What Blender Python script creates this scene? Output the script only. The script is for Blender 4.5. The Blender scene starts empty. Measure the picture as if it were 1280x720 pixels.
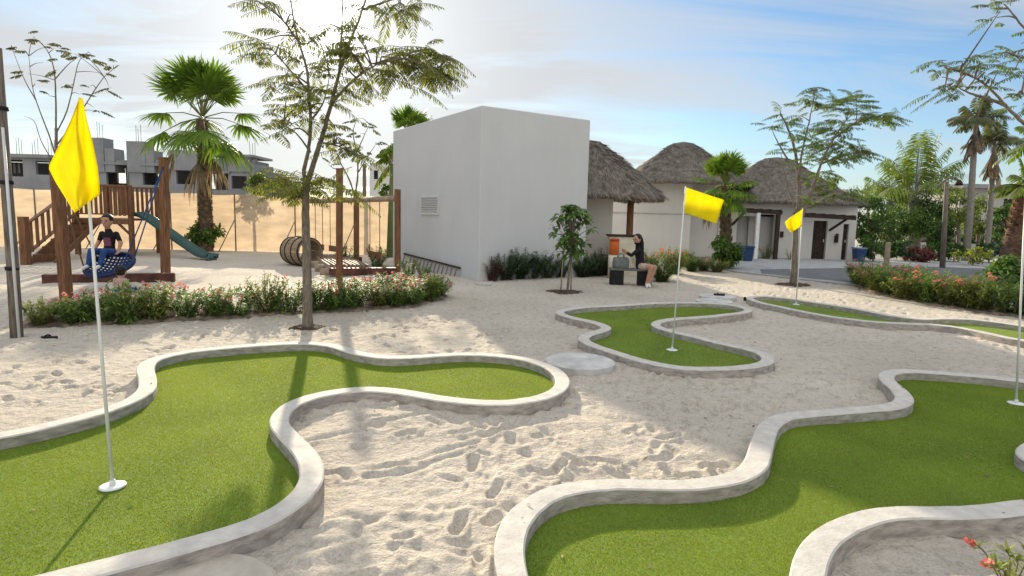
import bpy, math, random
import numpy as np
from mathutils import Vector, Matrix

random.seed(7)
rng = np.random.default_rng(7)
scene = bpy.context.scene
COL = scene.collection
PI = math.pi

# ------------------------------------------------------------------ camera
FOC, CAMH = 750.0, 1.85
PITCH = math.atan(90 / 750.0)
ROLL = math.radians(1.5)
_f = np.array([0, math.cos(PITCH), -math.sin(PITCH)])
_r0 = np.array([1.0, 0, 0])
_u0 = np.array([0, math.sin(PITCH), math.cos(PITCH)])
_R = math.cos(ROLL) * _r0 + math.sin(ROLL) * _u0
_U = -math.sin(ROLL) * _r0 + math.cos(ROLL) * _u0
CAM = np.array([0, 0, CAMH])


def ray(x, y):
    return _f * FOC + _R * (x - 640) + _U * (360 - y)


def G(x, y, z=0.0):
    """surveyed ground point (height z) seen in the photo at x, y"""
    d = ray(x, y)
    return CAM + d * ((z - CAMH) / d[2])


def At(x, y, D):
    d = ray(x, y)
    return CAM + d * (D / d[1])


def PX(D):
    return FOC / D


cd = bpy.data.cameras.new("camera")
cam = bpy.data.objects.new("camera", cd)
COL.objects.link(cam)
cd.sensor_width = 36
cd.lens = 36 * FOC / 1280
cd.clip_start = 0.05
cd.clip_end = 6000
M = Matrix.Identity(4)
for i in range(3):
    M[i][0], M[i][1], M[i][2], M[i][3] = _R[i], _U[i], -_f[i], CAM[i]
cam.matrix_world = M
scene.camera = cam

# ------------------------------------------------------------------ light
SUN_AZ, SUN_EL = math.radians(-17.0), math.radians(16.4)
sd = Vector((math.sin(SUN_AZ) * math.cos(SUN_EL), math.cos(SUN_AZ) * math.cos(SUN_EL), math.sin(SUN_EL)))
ld = bpy.data.lights.new("sun", 'SUN')
ld.energy = 5.0
ld.angle = math.radians(0.7)
ld.color = (1.0, 0.86, 0.65)
sun = bpy.data.objects.new("sun", ld)
COL.objects.link(sun)
sun.rotation_euler = sd.to_track_quat('Z', 'Y').to_euler()

w = bpy.data.worlds.new("World")
scene.world = w
w.use_nodes = True
nt = w.node_tree
nt.nodes.clear()


def N(t, typ, **kw):
    n = t.nodes.new(typ)
    for k, v in kw.items():
        setattr(n, k, v)
    return n


def L(t, a, b):
    t.links.new(a, b)


def math_node(t, op, a, b=None, c=None, clamp=False):
    n = N(t, 'ShaderNodeMath', operation=op, use_clamp=clamp)
    for i, v in enumerate((a, b, c)):
        if v is None:
            continue
        if isinstance(v, (int, float)):
            n.inputs[i].default_value = v
        else:
            L(t, v, n.inputs[i])
    return n.outputs[0]


def mix_rgb(t, fac, a, b, blend='MIX'):
    n = N(t, 'ShaderNodeMix', data_type='RGBA', blend_type=blend)
    for sock, v in ((n.inputs[0], fac), (n.inputs[6], a), (n.inputs[7], b)):
        if isinstance(v, (int, float)):
            sock.default_value = v
        elif isinstance(v, (tuple, list)):
            sock.default_value = (*v[:3], 1)
        else:
            L(t, v, sock)
    return n.outputs[2]


def noise(t, vec, scale, detail=4, rough=0.55, dist=0.0):
    n = N(t, 'ShaderNodeTexNoise')
    n.inputs['Scale'].default_value = scale
    n.inputs['Detail'].default_value = detail
    n.inputs['Roughness'].default_value = rough
    n.inputs['Distortion'].default_value = dist
    if vec is not None:
        L(t, vec, n.inputs['Vector'])
    return n.outputs[0]


def ramp(t, fac, stops):
    n = N(t, 'ShaderNodeValToRGB')
    e = n.color_ramp.elements
    while len(e) < len(stops):
        e.new(0.5)
    for el, (p, c) in zip(e, stops):
        el.position = p
        el.color = (*c[:3], 1) if isinstance(c, (tuple, list)) else (c, c, c, 1)
    L(t, fac, n.inputs[0])
    return n.outputs[0]


sky = N(nt, 'ShaderNodeTexSky', sky_type='NISHITA')
sky.sun_disc = False
sky.sun_elevation = SUN_EL
sky.sun_rotation = SUN_AZ
sky.air_density = 1.0
sky.dust_density = 0.5
sky.ozone_density = 1.6
tc = N(nt, 'ShaderNodeTexCoord')
sep = N(nt, 'ShaderNodeSeparateXYZ')
L(nt, tc.outputs['Generated'], sep.inputs[0])
den = math_node(nt, 'ADD', math_node(nt, 'MAXIMUM', sep.outputs[2], 0.0), 0.12)
comb = N(nt, 'ShaderNodeCombineXYZ')
L(nt, math_node(nt, 'DIVIDE', sep.outputs[0], den), comb.inputs[0])
L(nt, math_node(nt, 'DIVIDE', sep.outputs[1], den), comb.inputs[1])
mp = N(nt, 'ShaderNodeMapping')
mp.inputs['Rotation'].default_value = (0, 0, math.radians(22))
mp.inputs['Scale'].default_value = (0.42, 1.25, 1)
mp.inputs['Location'].default_value = (1.3, 0.4, 0)
L(nt, comb.outputs[0], mp.inputs[0])
n1 = noise(nt, mp.outputs[0], 1.15, 9, 0.60, 0.9)
n2 = noise(nt, comb.outputs[0], 0.35, 3, 0.5, 0.2)
dp = N(nt, 'ShaderNodeVectorMath', operation='DOT_PRODUCT')
L(nt, tc.outputs['Generated'], dp.inputs[0])
dp.inputs[1].default_value = sd
cosang = math_node(nt, 'MAXIMUM', dp.outputs['Value'], 0.0)
near = math_node(nt, 'POWER', cosang, 7.0)          # how close to the sun: thicker veil there
behind = math_node(nt, 'MULTIPLY', math_node(nt, 'MAXIMUM', math_node(nt, 'MULTIPLY', sep.outputs[1], -1.0), 0.0), 0.3)  # extra cloud cover added behind the camera, out of view, for less blue fill
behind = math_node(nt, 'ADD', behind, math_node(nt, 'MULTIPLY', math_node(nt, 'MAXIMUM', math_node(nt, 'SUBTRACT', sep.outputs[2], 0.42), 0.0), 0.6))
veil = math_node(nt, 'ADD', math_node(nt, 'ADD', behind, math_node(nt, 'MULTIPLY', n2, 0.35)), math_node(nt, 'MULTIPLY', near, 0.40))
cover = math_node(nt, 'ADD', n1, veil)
cl = ramp(nt, cover, [(0.62, 0.0), (0.77, 0.45), (0.98, 0.94)])
horizon = math_node(nt, 'POWER', math_node(nt, 'SUBTRACT', 1.0, math_node(nt, 'MAXIMUM', sep.outputs[2], 0.0)), 9.0)
cl2 = math_node(nt, 'MAXIMUM', cl, math_node(nt, 'MULTIPLY', horizon, 0.70))
aure = math_node(nt, 'POWER', cosang, 60.0)
aure2 = math_node(nt, 'POWER', cosang, 900.0)
glow = math_node(nt, 'ADD', math_node(nt, 'MULTIPLY', aure, 2.6), math_node(nt, 'MULTIPLY', aure2, 30.0))
ccol = N(nt, 'ShaderNodeMix', data_type='RGBA', blend_type='ADD')
ccol.inputs[0].default_value = 1
CW = 4.35
ccol.inputs[6].default_value = (CW * 0.985, CW * 1.0, CW * 1.01, 1)
front = math_node(nt, 'MULTIPLY', math_node(nt, 'MAXIMUM', math_node(nt, 'MULTIPLY', sep.outputs[1], -1.0), 0.0), 2.0)  # unseen cloud behind the camera brightened as added fill for shaded faces
high = math_node(nt, 'MULTIPLY', math_node(nt, 'MAXIMUM', math_node(nt, 'SUBTRACT', sep.outputs[2], 0.42), 0.0), 6.6)  # bright overhead cloud added above the frame to lift light on shaded ground
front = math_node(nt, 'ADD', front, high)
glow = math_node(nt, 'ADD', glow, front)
gcol = N(nt, 'ShaderNodeMix', data_type='RGBA', blend_type='MULTIPLY')
gcol.inputs[0].default_value = 1
gcol.inputs[6].default_value = (0.99, 0.985, 0.975, 1)
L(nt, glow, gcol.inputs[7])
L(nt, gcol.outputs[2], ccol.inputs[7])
skyboost = mix_rgb(nt, 1.0, sky.outputs[0], (0.62, 0.81, 0.97), 'MULTIPLY')
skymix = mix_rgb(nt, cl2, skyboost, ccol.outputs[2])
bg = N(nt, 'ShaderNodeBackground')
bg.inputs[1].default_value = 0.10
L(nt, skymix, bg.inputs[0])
wo = N(nt, 'ShaderNodeOutputWorld')
L(nt, bg.outputs[0], wo.inputs[0])

scene.view_settings.view_transform = 'Standard'
scene.view_settings.look = 'None'
scene.view_settings.exposure = 0.70
scene.view_settings.gamma = 1.0
scene.render.engine = 'CYCLES'
scene.cycles.max_bounces = 6
scene.cycles.transparent_max_bounces = 8
scene.cycles.use_denoising = True

# ------------------------------------------------------------------ materials
MATS = {}


def mat(name, col, rough=0.8, var=0.15, scale=6.0, bump=0.0, bscale=30.0, trans=0.0, island=0.0, col2=None,
        metal=0.0, spec=0.3, stretch=None, detail=5, tint=(1.5, 1.45, 0.75)):
    """procedural principled material: noise-varied colour, optional bump, translucency and per-leaf variation"""
    if name in MATS:
        return MATS[name]
    m = bpy.data.materials.new(name)
    m.use_nodes = True
    t = m.node_tree
    t.nodes.clear()
    out = N(t, 'ShaderNodeOutputMaterial')
    b = N(t, 'ShaderNodeBsdfPrincipled')
    b.inputs['Roughness'].default_value = rough
    b.inputs['Metallic'].default_value = metal
    b.inputs['Specular IOR Level'].default_value = spec
    tcn = N(t, 'ShaderNodeTexCoord')
    vec = tcn.outputs['Object']
    if stretch:
        mpn = N(t, 'ShaderNodeMapping')
        mpn.inputs['Scale'].default_value = stretch
        L(t, vec, mpn.inputs[0])
        vec = mpn.outputs[0]
    nz = noise(t, vec, scale, detail)
    c2 = col2 or tuple(c * (1 - var * 1.6) for c in col)
    c1 = tuple(min(1, c * (1 + var)) for c in col)
    colr = ramp(t, nz, [(0.3, c2), (0.7, c1)])
    if island > 0:
        gi = N(t, 'ShaderNodeNewGeometry')
        hs = N(t, 'ShaderNodeHueSaturation')
        L(t, colr, hs.inputs['Color'])
        mr = N(t, 'ShaderNodeMapRange')
        L(t, gi.outputs['Random Per Island'], mr.inputs[0])
        mr.inputs[3].default_value = 1 - island
        mr.inputs[4].default_value = 1 + island
        L(t, mr.outputs[0], hs.inputs['Value'])
        mr2 = N(t, 'ShaderNodeMapRange')
        L(t, math_node(t, 'FRACT', math_node(t, 'MULTIPLY', gi.outputs['Random Per Island'], 7.3)), mr2.inputs[0])
        mr2.inputs[3].default_value = 0.5 - island * 0.05
        mr2.inputs[4].default_value = 0.5 + island * 0.03
        L(t, mr2.outputs[0], hs.inputs['Hue'])
        colr = hs.outputs[0]
    L(t, colr, b.inputs['Base Color'])
    if bump > 0:
        bn = N(t, 'ShaderNodeBump')
        bn.inputs['Strength'].default_value = 1.0
        bn.inputs['Distance'].default_value = bump
        L(t, noise(t, vec, bscale, 6, 0.6), bn.inputs['Height'])
        L(t, bn.outputs[0], b.inputs['Normal'])
    if trans > 0:
        tr = N(t, 'ShaderNodeBsdfTranslucent')
        tcol = mix_rgb(t, 1.0, colr, tint, 'MULTIPLY')
        L(t, tcol, tr.inputs[0])
        ms = N(t, 'ShaderNodeMixShader')
        ms.inputs[0].default_value = trans
        L(t, b.outputs[0], ms.inputs[1])
        L(t, tr.outputs[0], ms.inputs[2])
        L(t, ms.outputs[0], out.inputs[0])
    else:
        L(t, b.outputs[0], out.inputs[0])
    MATS[name] = m
    return m


def sand_mat():
    m = bpy.data.materials.new("sand")
    m.use_nodes = True
    t = m.node_tree
    b = t.nodes['Principled BSDF']
    b.inputs['Roughness'].default_value = 0.95
    b.inputs['Specular IOR Level'].default_value = 0.1
    tcn = N(t, 'ShaderNodeTexCoord')
    v = tcn.outputs['Object']
    a = ramp(t, noise(t, v, 0.45, 6), [(0.3, (0.535, 0.475, 0.395)), (0.7, (0.655, 0.59, 0.50))])
    sp = ramp(t, noise(t, v, 60, 4, 0.7), [(0.30, 0.50), (0.46, 0.90), (0.7, 1.10)])
    c = mix_rgb(t, 0.8, a, sp, 'MULTIPLY')
    mo = ramp(t, noise(t, v, 10.0, 6, 0.68, 0.4), [(0.36, 0.66), (0.47, 0.95), (0.7, 1.08)])
    c = mix_rgb(t, 0.75, c, mo, 'MULTIPLY')
    # scattered dark litter and coarse grains
    vo = N(t, 'ShaderNodeTexVoronoi')
    vo.inputs['Scale'].default_value = 9.0
    L(t, v, vo.inputs['Vector'])
    lit = math_node(t, 'LESS_THAN', vo.outputs['Distance'], 0.055)
    rnd = N(t, 'ShaderNodeSeparateColor')
    L(t, vo.outputs['Color'], rnd.inputs[0])
    lit = math_node(t, 'MULTIPLY', lit, math_node(t, 'GREATER_THAN', rnd.outputs[0], 0.82))
    c = mix_rgb(t, math_node(t, 'MULTIPLY', lit, 0.7), c, (0.10, 0.075, 0.05))
    L(t, c, b.inputs['Base Color'])
    bn = N(t, 'ShaderNodeBump')
    bn.inputs['Distance'].default_value = 0.022
    bn.inputs['Strength'].default_value = 1.0
    h = math_node(t, 'ADD', noise(t, v, 26, 6, 0.62), math_node(t, 'MULTIPLY', noise(t, v, 7, 4, 0.6), 1.6))
    L(t, h, bn.inputs['Height'])
    L(t, bn.outputs[0], b.inputs['Normal'])
    return m


def wall_mat(name, col, stain=0.12):
    m = bpy.data.materials.new(name)
    m.use_nodes = True
    t = m.node_tree
    b = t.nodes['Principled BSDF']
    b.inputs['Roughness'].default_value = 0.9
    b.inputs['Specular IOR Level'].default_value = 0.2
    tcn = N(t, 'ShaderNodeTexCoord')
    v = tcn.outputs['Object']
    big = ramp(t, noise(t, v, 0.6, 5), [(0.3, tuple(c * (1 - stain) for c in col)), (0.7, col)])
    mpn = N(t, 'ShaderNodeMapping')
    mpn.inputs['Scale'].default_value = (5, 5, 0.35)
    L(t, v, mpn.inputs[0])
    st = ramp(t, noise(t, mpn.outputs[0], 1.0, 6, 0.6), [(0.32, 1 - stain * 0.35), (0.6, 1.0)])
    c = mix_rgb(t, 0.8, big, st, 'MULTIPLY')
    L(t, c, b.inputs['Base Color'])
    bn = N(t, 'ShaderNodeBump')
    bn.inputs['Distance'].default_value = 0.004
    L(t, noise(t, v, 22, 6, 0.65), bn.inputs['Height'])
    L(t, bn.outputs[0], b.inputs['Normal'])
    MATS[name] = m
    return m


SAND = sand_mat()
WHITEWALL = wall_mat("white_render", (0.63, 0.63, 0.63), 0.07)
HUTWALL = wall_mat("cream_render", (0.68, 0.65, 0.60))
RAWCONC = wall_mat("raw_concrete", (0.32, 0.325, 0.335), 0.30)
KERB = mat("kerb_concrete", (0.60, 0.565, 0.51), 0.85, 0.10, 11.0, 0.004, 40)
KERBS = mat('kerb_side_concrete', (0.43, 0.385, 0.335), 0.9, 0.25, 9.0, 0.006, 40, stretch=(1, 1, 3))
SLAB = mat("slab_concrete", (0.58, 0.56, 0.53), 0.85, 0.18, 5.0, 0.003, 40)
PAVE = mat("paving_concrete", (0.40, 0.40, 0.40), 0.9, 0.15, 2.0, 0.004, 30)
ASPH = mat("grey_asphalt", (0.17, 0.175, 0.18), 0.9, 0.15, 2.0, 0.004, 60)
TURFB = mat("turf_base", (0.152, 0.220, 0.028), 0.9, 0.22, 1.3, 0.003, 220, col2=(0.118, 0.184, 0.024))
BLADE = mat("turf_blade", (0.226, 0.306, 0.036), 0.65, 0.2, 0.8, trans=0.42, island=0.05, col2=(0.172, 0.254, 0.030), spec=0.15, tint=(1.62, 1.32, 0.75))
WOOD = mat("stained_wood", (0.200, 0.092, 0.042), 0.65, 0.35, 5.0, 0.004, 40, stretch=(6, 6, 0.6))
WOODR = mat("red_stained_beam", (0.115, 0.045, 0.032), 0.65, 0.35, 5.0, 0.004, 40)
WOODL = mat("worn_timber", (0.36, 0.27, 0.19), 0.75, 0.25, 6.0, 0.004, 40)
WOODG = mat("grey_weathered_wood", (0.20, 0.165, 0.135), 0.85, 0.35, 6.0, 0.006, 40, stretch=(6, 6, 0.6))
DARKW = mat("dark_brown_wood", (0.045, 0.027, 0.018), 0.7, 0.3, 6.0, 0.003, 40)
BARKG = mat("grey_bark", (0.215, 0.180, 0.140), 0.9, 0.30, 9.0, 0.010, 30, stretch=(3, 3, 1))
BARKP = mat("palm_bark", (0.150, 0.105, 0.072), 0.95, 0.40, 12.0, 0.02, 20, stretch=(1, 1, 4))
BARKC = mat("coconut_bark", (0.29, 0.26, 0.22), 0.9, 0.30, 8.0, 0.008, 20, stretch=(1, 1, 5))
DEADP = mat("dead_frond", (0.22, 0.165, 0.110), 0.9, 0.3, 4.0, trans=0.2, island=0.3)
FEATH = mat("feather_leaf", (0.150, 0.175, 0.040), 0.6, 0.25, 1.5, trans=0.5, island=0.35)
FEATHG = mat('green_feather_leaf', (0.105, 0.165, 0.040), 0.6, 0.25, 1.5, trans=0.45, island=0.35)
FEATHD = mat("dry_feather_leaf", (0.111, 0.117, 0.058), 0.7, 0.25, 1.5, trans=0.3, island=0.35)
FANL = mat("fan_palm_leaf", (0.123, 0.219, 0.025), 0.5, 0.25, 1.2, trans=0.36, island=0.25)
COCO = mat("coconut_leaf", (0.149, 0.219, 0.032), 0.5, 0.25, 1.2, trans=0.36, island=0.3)
OLEA = mat("oleander_leaf", (0.186, 0.295, 0.075), 0.55, 0.25, 4.0, trans=0.32, island=0.4, spec=0.12)
OLEY = mat("yellowing_oleander_leaf", (0.235, 0.285, 0.07), 0.55, 0.25, 4.0, trans=0.34, island=0.4, spec=0.12)  # (0.292, 0.302, 0.072), 0.55, 0.25, 4.0, trans=0.34, island=0.4)
DARKL = mat("dark_shrub_leaf", (0.070, 0.135, 0.062), 0.5, 0.3, 3.0, trans=0.25, island=0.4)
REDL = mat("reddish_leaf", (0.17, 0.06, 0.055), 0.6, 0.3, 3.0, trans=0.3, island=0.4)
BROADL = mat("broad_leaf", (0.105, 0.193, 0.038), 0.45, 0.25, 3.0, trans=0.32, island=0.35)
TREEL = mat("tree_leaf", (0.084, 0.164, 0.038), 0.5, 0.35, 0.8, trans=0.3, island=0.45)
TREEY = mat("light_tree_leaf", (0.149, 0.21, 0.042), 0.5, 0.35, 0.8, trans=0.3, island=0.45)
PINKF = mat("pink_blossom", (0.72, 0.24, 0.28), 0.6, 0.2, 5.0, trans=0.3, island=0.25)
SOIL = mat("damp_soil", (0.095, 0.065, 0.045), 0.95, 0.4, 9.0, 0.02, 12)
MULCH = mat("planting_mulch", (0.26, 0.195, 0.150), 0.95, 0.45, 7.0, 0.03, 14)
THATCH = mat("palm_thatch", (0.215, 0.188, 0.155), 0.95, 0.35, 3.0, 0.03, 14, stretch=(2, 2, 1))
STRAW = mat("thatch_straw", (0.220, 0.193, 0.160), 0.9, 0.3, 2.0, island=0.25)
YELLOW = mat("yellow_cloth", (0.88, 0.74, 0.010), 0.7, 0.05, 6.0, trans=0.55, tint=(1.13, 1.2, 0.8))
SANDSLAB = mat('sandy_concrete', (0.52, 0.465, 0.39), 0.9, 0.15, 6.0, 0.004, 40)
WHITEP = mat("white_paint", (0.78, 0.78, 0.76), 0.4, 0.06, 8.0)
BLUEPL = mat("blue_plastic", (0.022, 0.055, 0.14), 0.5, 0.1, 6.0)
BLUEROPE = mat("blue_rope", (0.015, 0.050, 0.165), 0.7, 0.2, 20.0)
NAVY = mat("navy_padding", (0.012, 0.020, 0.075), 0.6, 0.2, 8.0)
ROPE = mat("brown_rope", (0.20, 0.13, 0.08), 0.9, 0.2, 20.0)
TEAL = mat("teal_plastic", (0.038, 0.090, 0.080), 0.35, 0.15, 2.0)
BLACKST = mat("black_stone", (0.016, 0.014, 0.014), 0.7, 0.3, 8.0)
DARKRB = mat("dark_rubber", (0.012, 0.013, 0.017), 0.7, 0.3, 12.0)
GREYCLOTH = mat("grey_green_cloth", (0.17, 0.185, 0.175), 0.9, 0.2, 14.0, 0.004, 60)
ORANGE = mat("orange_plastic", (0.55, 0.12, 0.02), 0.4, 0.1, 5.0)
CREAMP = mat("cream_paint", (0.66, 0.60, 0.47), 0.7, 0.12, 3.0)
DARKIN = mat("dark_interior", (0.035, 0.033, 0.034), 0.9, 0.3, 3.0)
LOUVRE = mat("louvre_paint", (0.66, 0.66, 0.65), 0.5, 0.05, 6.0)
REBAR = mat("rusty_rebar", (0.13, 0.075, 0.05), 0.8, 0.3, 8.0)
SKIN = mat("skin", (0.46, 0.25, 0.165), 0.55, 0.08, 12.0)
HAIR = mat("dark_hair", (0.014, 0.010, 0.008), 0.5, 0.3, 25.0)
BLACKTEE = mat("black_tshirt", (0.014, 0.012, 0.016), 0.9, 0.25, 14.0)
BLUEJ = mat("blue_trousers", (0.025, 0.070, 0.21), 0.9, 0.2, 14.0)
PINKTEE = mat("pale_pink_tshirt", (0.55, 0.36, 0.31), 0.9, 0.15, 14.0)
PRINT = mat("shirt_print", (0.22, 0.07, 0.12), 0.9, 0.4, 40.0)
BEIGES = mat("pale_shorts", (0.50, 0.42, 0.33), 0.9, 0.15, 14.0)
WHITESH = mat("white_shoe", (0.72, 0.70, 0.66), 0.6, 0.1, 14.0)
BARREL = mat("barrel_staves", (0.33, 0.25, 0.16), 0.8, 0.35, 6.0, 0.008, 18, stretch=(1, 1, 8))
GREENRF = mat("green_roof", (0.09, 0.11, 0.075), 0.8, 0.2, 4.0)
FARWALL = wall_mat("far_wall", (0.56, 0.54, 0.50))
TEALF = mat("teal_mesh_panel", (0.03, 0.16, 0.13), 0.8, 0.2, 4.0)


def mesh_fence_mat():
    m = mat("tan_shade_cloth", (0.60, 0.485, 0.35), 0.9, 0.14, 1.2, trans=0.42, stretch=(1, 1, 3), tint=(1.0, 0.96, 0.9))
    return m


CLOTHF = mesh_fence_mat()


# ------------------------------------------------------------------ mesh building
class MB:
    def __init__(self):
        self.v, self.q, self.t, self.qm, self.tm, self.n = [], [], [], [], [], 0

    def add(self, v, quads=None, tris=None, m=0):
        v = np.asarray(v, float).reshape(-1, 3)
        if quads is not None and len(quads):
            q = np.asarray(quads, np.int64).reshape(-1, 4) + self.n
            self.q.append(q)
            self.qm.append(np.full(len(q), m))
        if tris is not None and len(tris):
            t = np.asarray(tris, np.int64).reshape(-1, 3) + self.n
            self.t.append(t)
            self.tm.append(np.full(len(t), m))
        self.v.append(v)
        self.n += len(v)

    def box(self, c, s, rot=None, m=0):
        """centre c, full size s, rot = 3x3 or z angle"""
        h = np.array(s, float) / 2
        v = np.array([[x, y, z] for x in (-1, 1) for y in (-1, 1) for z in (-1, 1)], float) * h
        if rot is not None:
            Rm = rz(rot) if np.isscalar(rot) else rot
            v = v @ Rm.T
        self.add(v + np.array(c, float), [(0, 1, 3, 2), (4, 6, 7, 5), (0, 4, 5, 1), (2, 3, 7, 6), (0, 2, 6, 4), (1, 5, 7, 3)], m=m)

    def bar(self, a, b, w_, d_=None, m=0):
        """rectangular bar from a to b"""
        a, b = np.array(a, float), np.array(b, float)
        d_ = d_ or w_
        z = b - a
        ln = np.linalg.norm(z)
        z = z / ln
        up = np.array([0, 0, 1.0]) if abs(z[2]) < 0.9 else np.array([0, 1.0, 0])
        x = np.cross(up, z)
        x /= np.linalg.norm(x)
        y = np.cross(z, x)
        self.box((a + b) / 2, (w_, d_, ln), np.stack([x, y, z], 1), m)

    def tube(self, pts, rad, k=8, m=0, cap=True):
        P = np.asarray(pts, float)
        n = len(P)
        r = np.full(n, rad) if np.isscalar(rad) else np.asarray(rad, float)
        T = np.gradient(P, axis=0)
        T /= np.linalg.norm(T, axis=1)[:, None] + 1e-9
        ref = np.array([0.0, 0, 1]) if abs(T[0][2]) < 0.9 else np.array([1.0, 0, 0])
        xs = []
        x = np.cross(ref, T[0])
        for i in range(n):
            x = x - T[i] * (x @ T[i])
            x /= np.linalg.norm(x) + 1e-9
            xs.append(x)
        X = np.array(xs)
        Y = np.cross(T, X)
        a = np.arange(k) * 2 * PI / k
        V = P[:, None] + r[:, None, None] * (np.cos(a)[None, :, None] * X[:, None] + np.sin(a)[None, :, None] * Y[:, None])
        i, j = np.meshgrid(np.arange(n - 1), np.arange(k), indexing='ij')
        j2 = (j + 1) % k
        Q = np.stack([i * k + j, i * k + j2, (i + 1) * k + j2, (i + 1) * k + j], -1).reshape(-1, 4)
        V = V.reshape(-1, 3)
        tr = []
        if cap:
            V = np.vstack([V, P[0], P[-1]])
            for q in range(k):
                tr.append((n * k, (q + 1) % k, q))
                tr.append((n * k + 1, (n - 1) * k + q, (n - 1) * k + (q + 1) % k))
        self.add(V, Q, tr, m)

    def ell(self, c, r, rot=None, m=0, nu=14, nv=9):
        u = np.arange(nu) * 2 * PI / nu
        vv = np.linspace(0, PI, nv)
        V = np.stack([np.sin(vv)[:, None] * np.cos(u), np.sin(vv)[:, None] * np.sin(u), np.cos(vv)[:, None] * np.ones(nu)], -1).reshape(-1, 3) * np.array(r, float)
        if rot is not None:
            V = V @ (rz(rot) if np.isscalar(rot) else rot).T
        i, j = np.meshgrid(np.arange(nv - 1), np.arange(nu), indexing='ij')
        j2 = (j + 1) % nu
        Q = np.stack([i * nu + j, (i + 1) * nu + j, (i + 1) * nu + j2, i * nu + j2], -1).reshape(-1, 4)
        self.add(V + np.array(c, float), Q, m=m)

    def leaves(self, p, d, nrm, ln, wd, m=0, bend=0.0):
        """many pointed leaves (6-vertex blades): base p, direction d, normal nrm, length, width arrays"""
        p, d, nrm = (np.asarray(a, float).reshape(-1, 3) for a in (p, d, nrm))
        n = len(p)
        if n == 0:
            return
        d = d / (np.linalg.norm(d, axis=1)[:, None] + 1e-9)
        s = np.cross(d, nrm)
        s /= np.linalg.norm(s, axis=1)[:, None] + 1e-9
        nn = np.cross(s, d)
        ln = np.broadcast_to(np.asarray(ln, float), (n,))[:, None]
        wd = np.broadcast_to(np.asarray(wd, float), (n,))[:, None] / 2
        b = np.broadcast_to(np.asarray(bend, float), (n,))[:, None]
        down = np.array([0, 0, -1.0])
        V = np.stack([p, p + d * ln * .4 + s * wd + down * b * ln * .12, p + d * ln * .4 - s * wd + down * b * ln * .12,
                      p + d * ln * .75 + s * wd * .7 + down * b * ln * .45, p + d * ln * .75 - s * wd * .7 + down * b * ln * .45,
                      p + d * ln * (1 - .15 * b) + down * b * ln * .8], 1).reshape(-1, 3)
        o = np.arange(n)[:, None] * 6
        self.add(V, o + np.array([1, 3, 4, 2]), np.concatenate([o + np.array([0, 1, 2]), o + np.array([3, 5, 4])]), m)

    def build(self, name, mats, parent=None, smooth=True, loc=None):
        me = bpy.data.meshes.new(name)
        V = np.concatenate(self.v)
        if loc is not None:
            V = V - np.array(loc, float)
        q = np.concatenate(self.q) if self.q else np.zeros((0, 4), np.int64)
        t = np.concatenate(self.t) if self.t else np.zeros((0, 3), np.int64)
        mi = np.concatenate(self.qm + self.tm) if (self.qm or self.tm) else np.zeros(0)
        me.vertices.add(len(V))
        me.vertices.foreach_set('co', V.ravel())
        me.loops.add(q.size + t.size)
        me.loops.foreach_set('vertex_index', np.concatenate([q.ravel(), t.ravel()]).astype(np.int32))
        me.polygons.add(len(q) + len(t))
        st = np.concatenate([np.arange(len(q)) * 4, q.size + np.arange(len(t)) * 3]).astype(np.int32)
        me.polygons.foreach_set('loop_start', st)
        me.polygons.foreach_set('material_index', mi.astype(np.int32))
        me.polygons.foreach_set('use_smooth', np.full(len(q) + len(t), bool(smooth)))
        me.update(calc_edges=True)
        me.validate()
        for mm in (mats if isinstance(mats, (list, tuple)) else [mats]):
            me.materials.append(mm)
        o = bpy.data.objects.new(name, me)
        COL.objects.link(o)
        if parent is not None:
            o.parent = parent
        elif loc is not None:
            o.location = loc
        return o


def rz(a):
    c, s = math.cos(a), math.sin(a)
    return np.array([[c, -s, 0], [s, c, 0], [0, 0, 1.0]])


def rx(a):
    c, s = math.cos(a), math.sin(a)
    return np.array([[1.0, 0, 0], [0, c, -s], [0, s, c]])


def ry(a):
    c, s = math.cos(a), math.sin(a)
    return np.array([[c, 0, s], [0, 1.0, 0], [-s, 0, c]])


def tag(o, label=None, cat=None, group=None, kind=None):
    if label:
        o['label'] = label
    if cat:
        o['category'] = cat
    if group:
        o['group'] = group
    if kind:
        o['kind'] = kind
    return o


def thing(name, label, cat, loc=(0, 0, 0), rot=0.0, group=None):
    o = bpy.data.objects.new(name, None)
    o.empty_display_size = 0.2
    COL.objects.link(o)
    o.location = loc
    o.rotation_euler = (0, 0, rot)
    return tag(o, label, cat, group)


def clone(o, parent=None):
    c = o.copy()
    COL.objects.link(c)
    if parent is not None:
        c.parent = parent
    for ch in list(o.children):
        clone(ch, c)
    return c


def bevel(o, wdt=0.01, seg=2):
    md = o.modifiers.new("bevel", 'BEVEL')
    md.width = wdt
    md.segments = seg
    md.limit_method = 'ANGLE'
    md.angle_limit = math.radians(40)
    for p in o.data.polygons:
        p.use_smooth = False
    return o


def flat(o):
    for p in o.data.polygons:
        p.use_smooth = False
    return o


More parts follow.
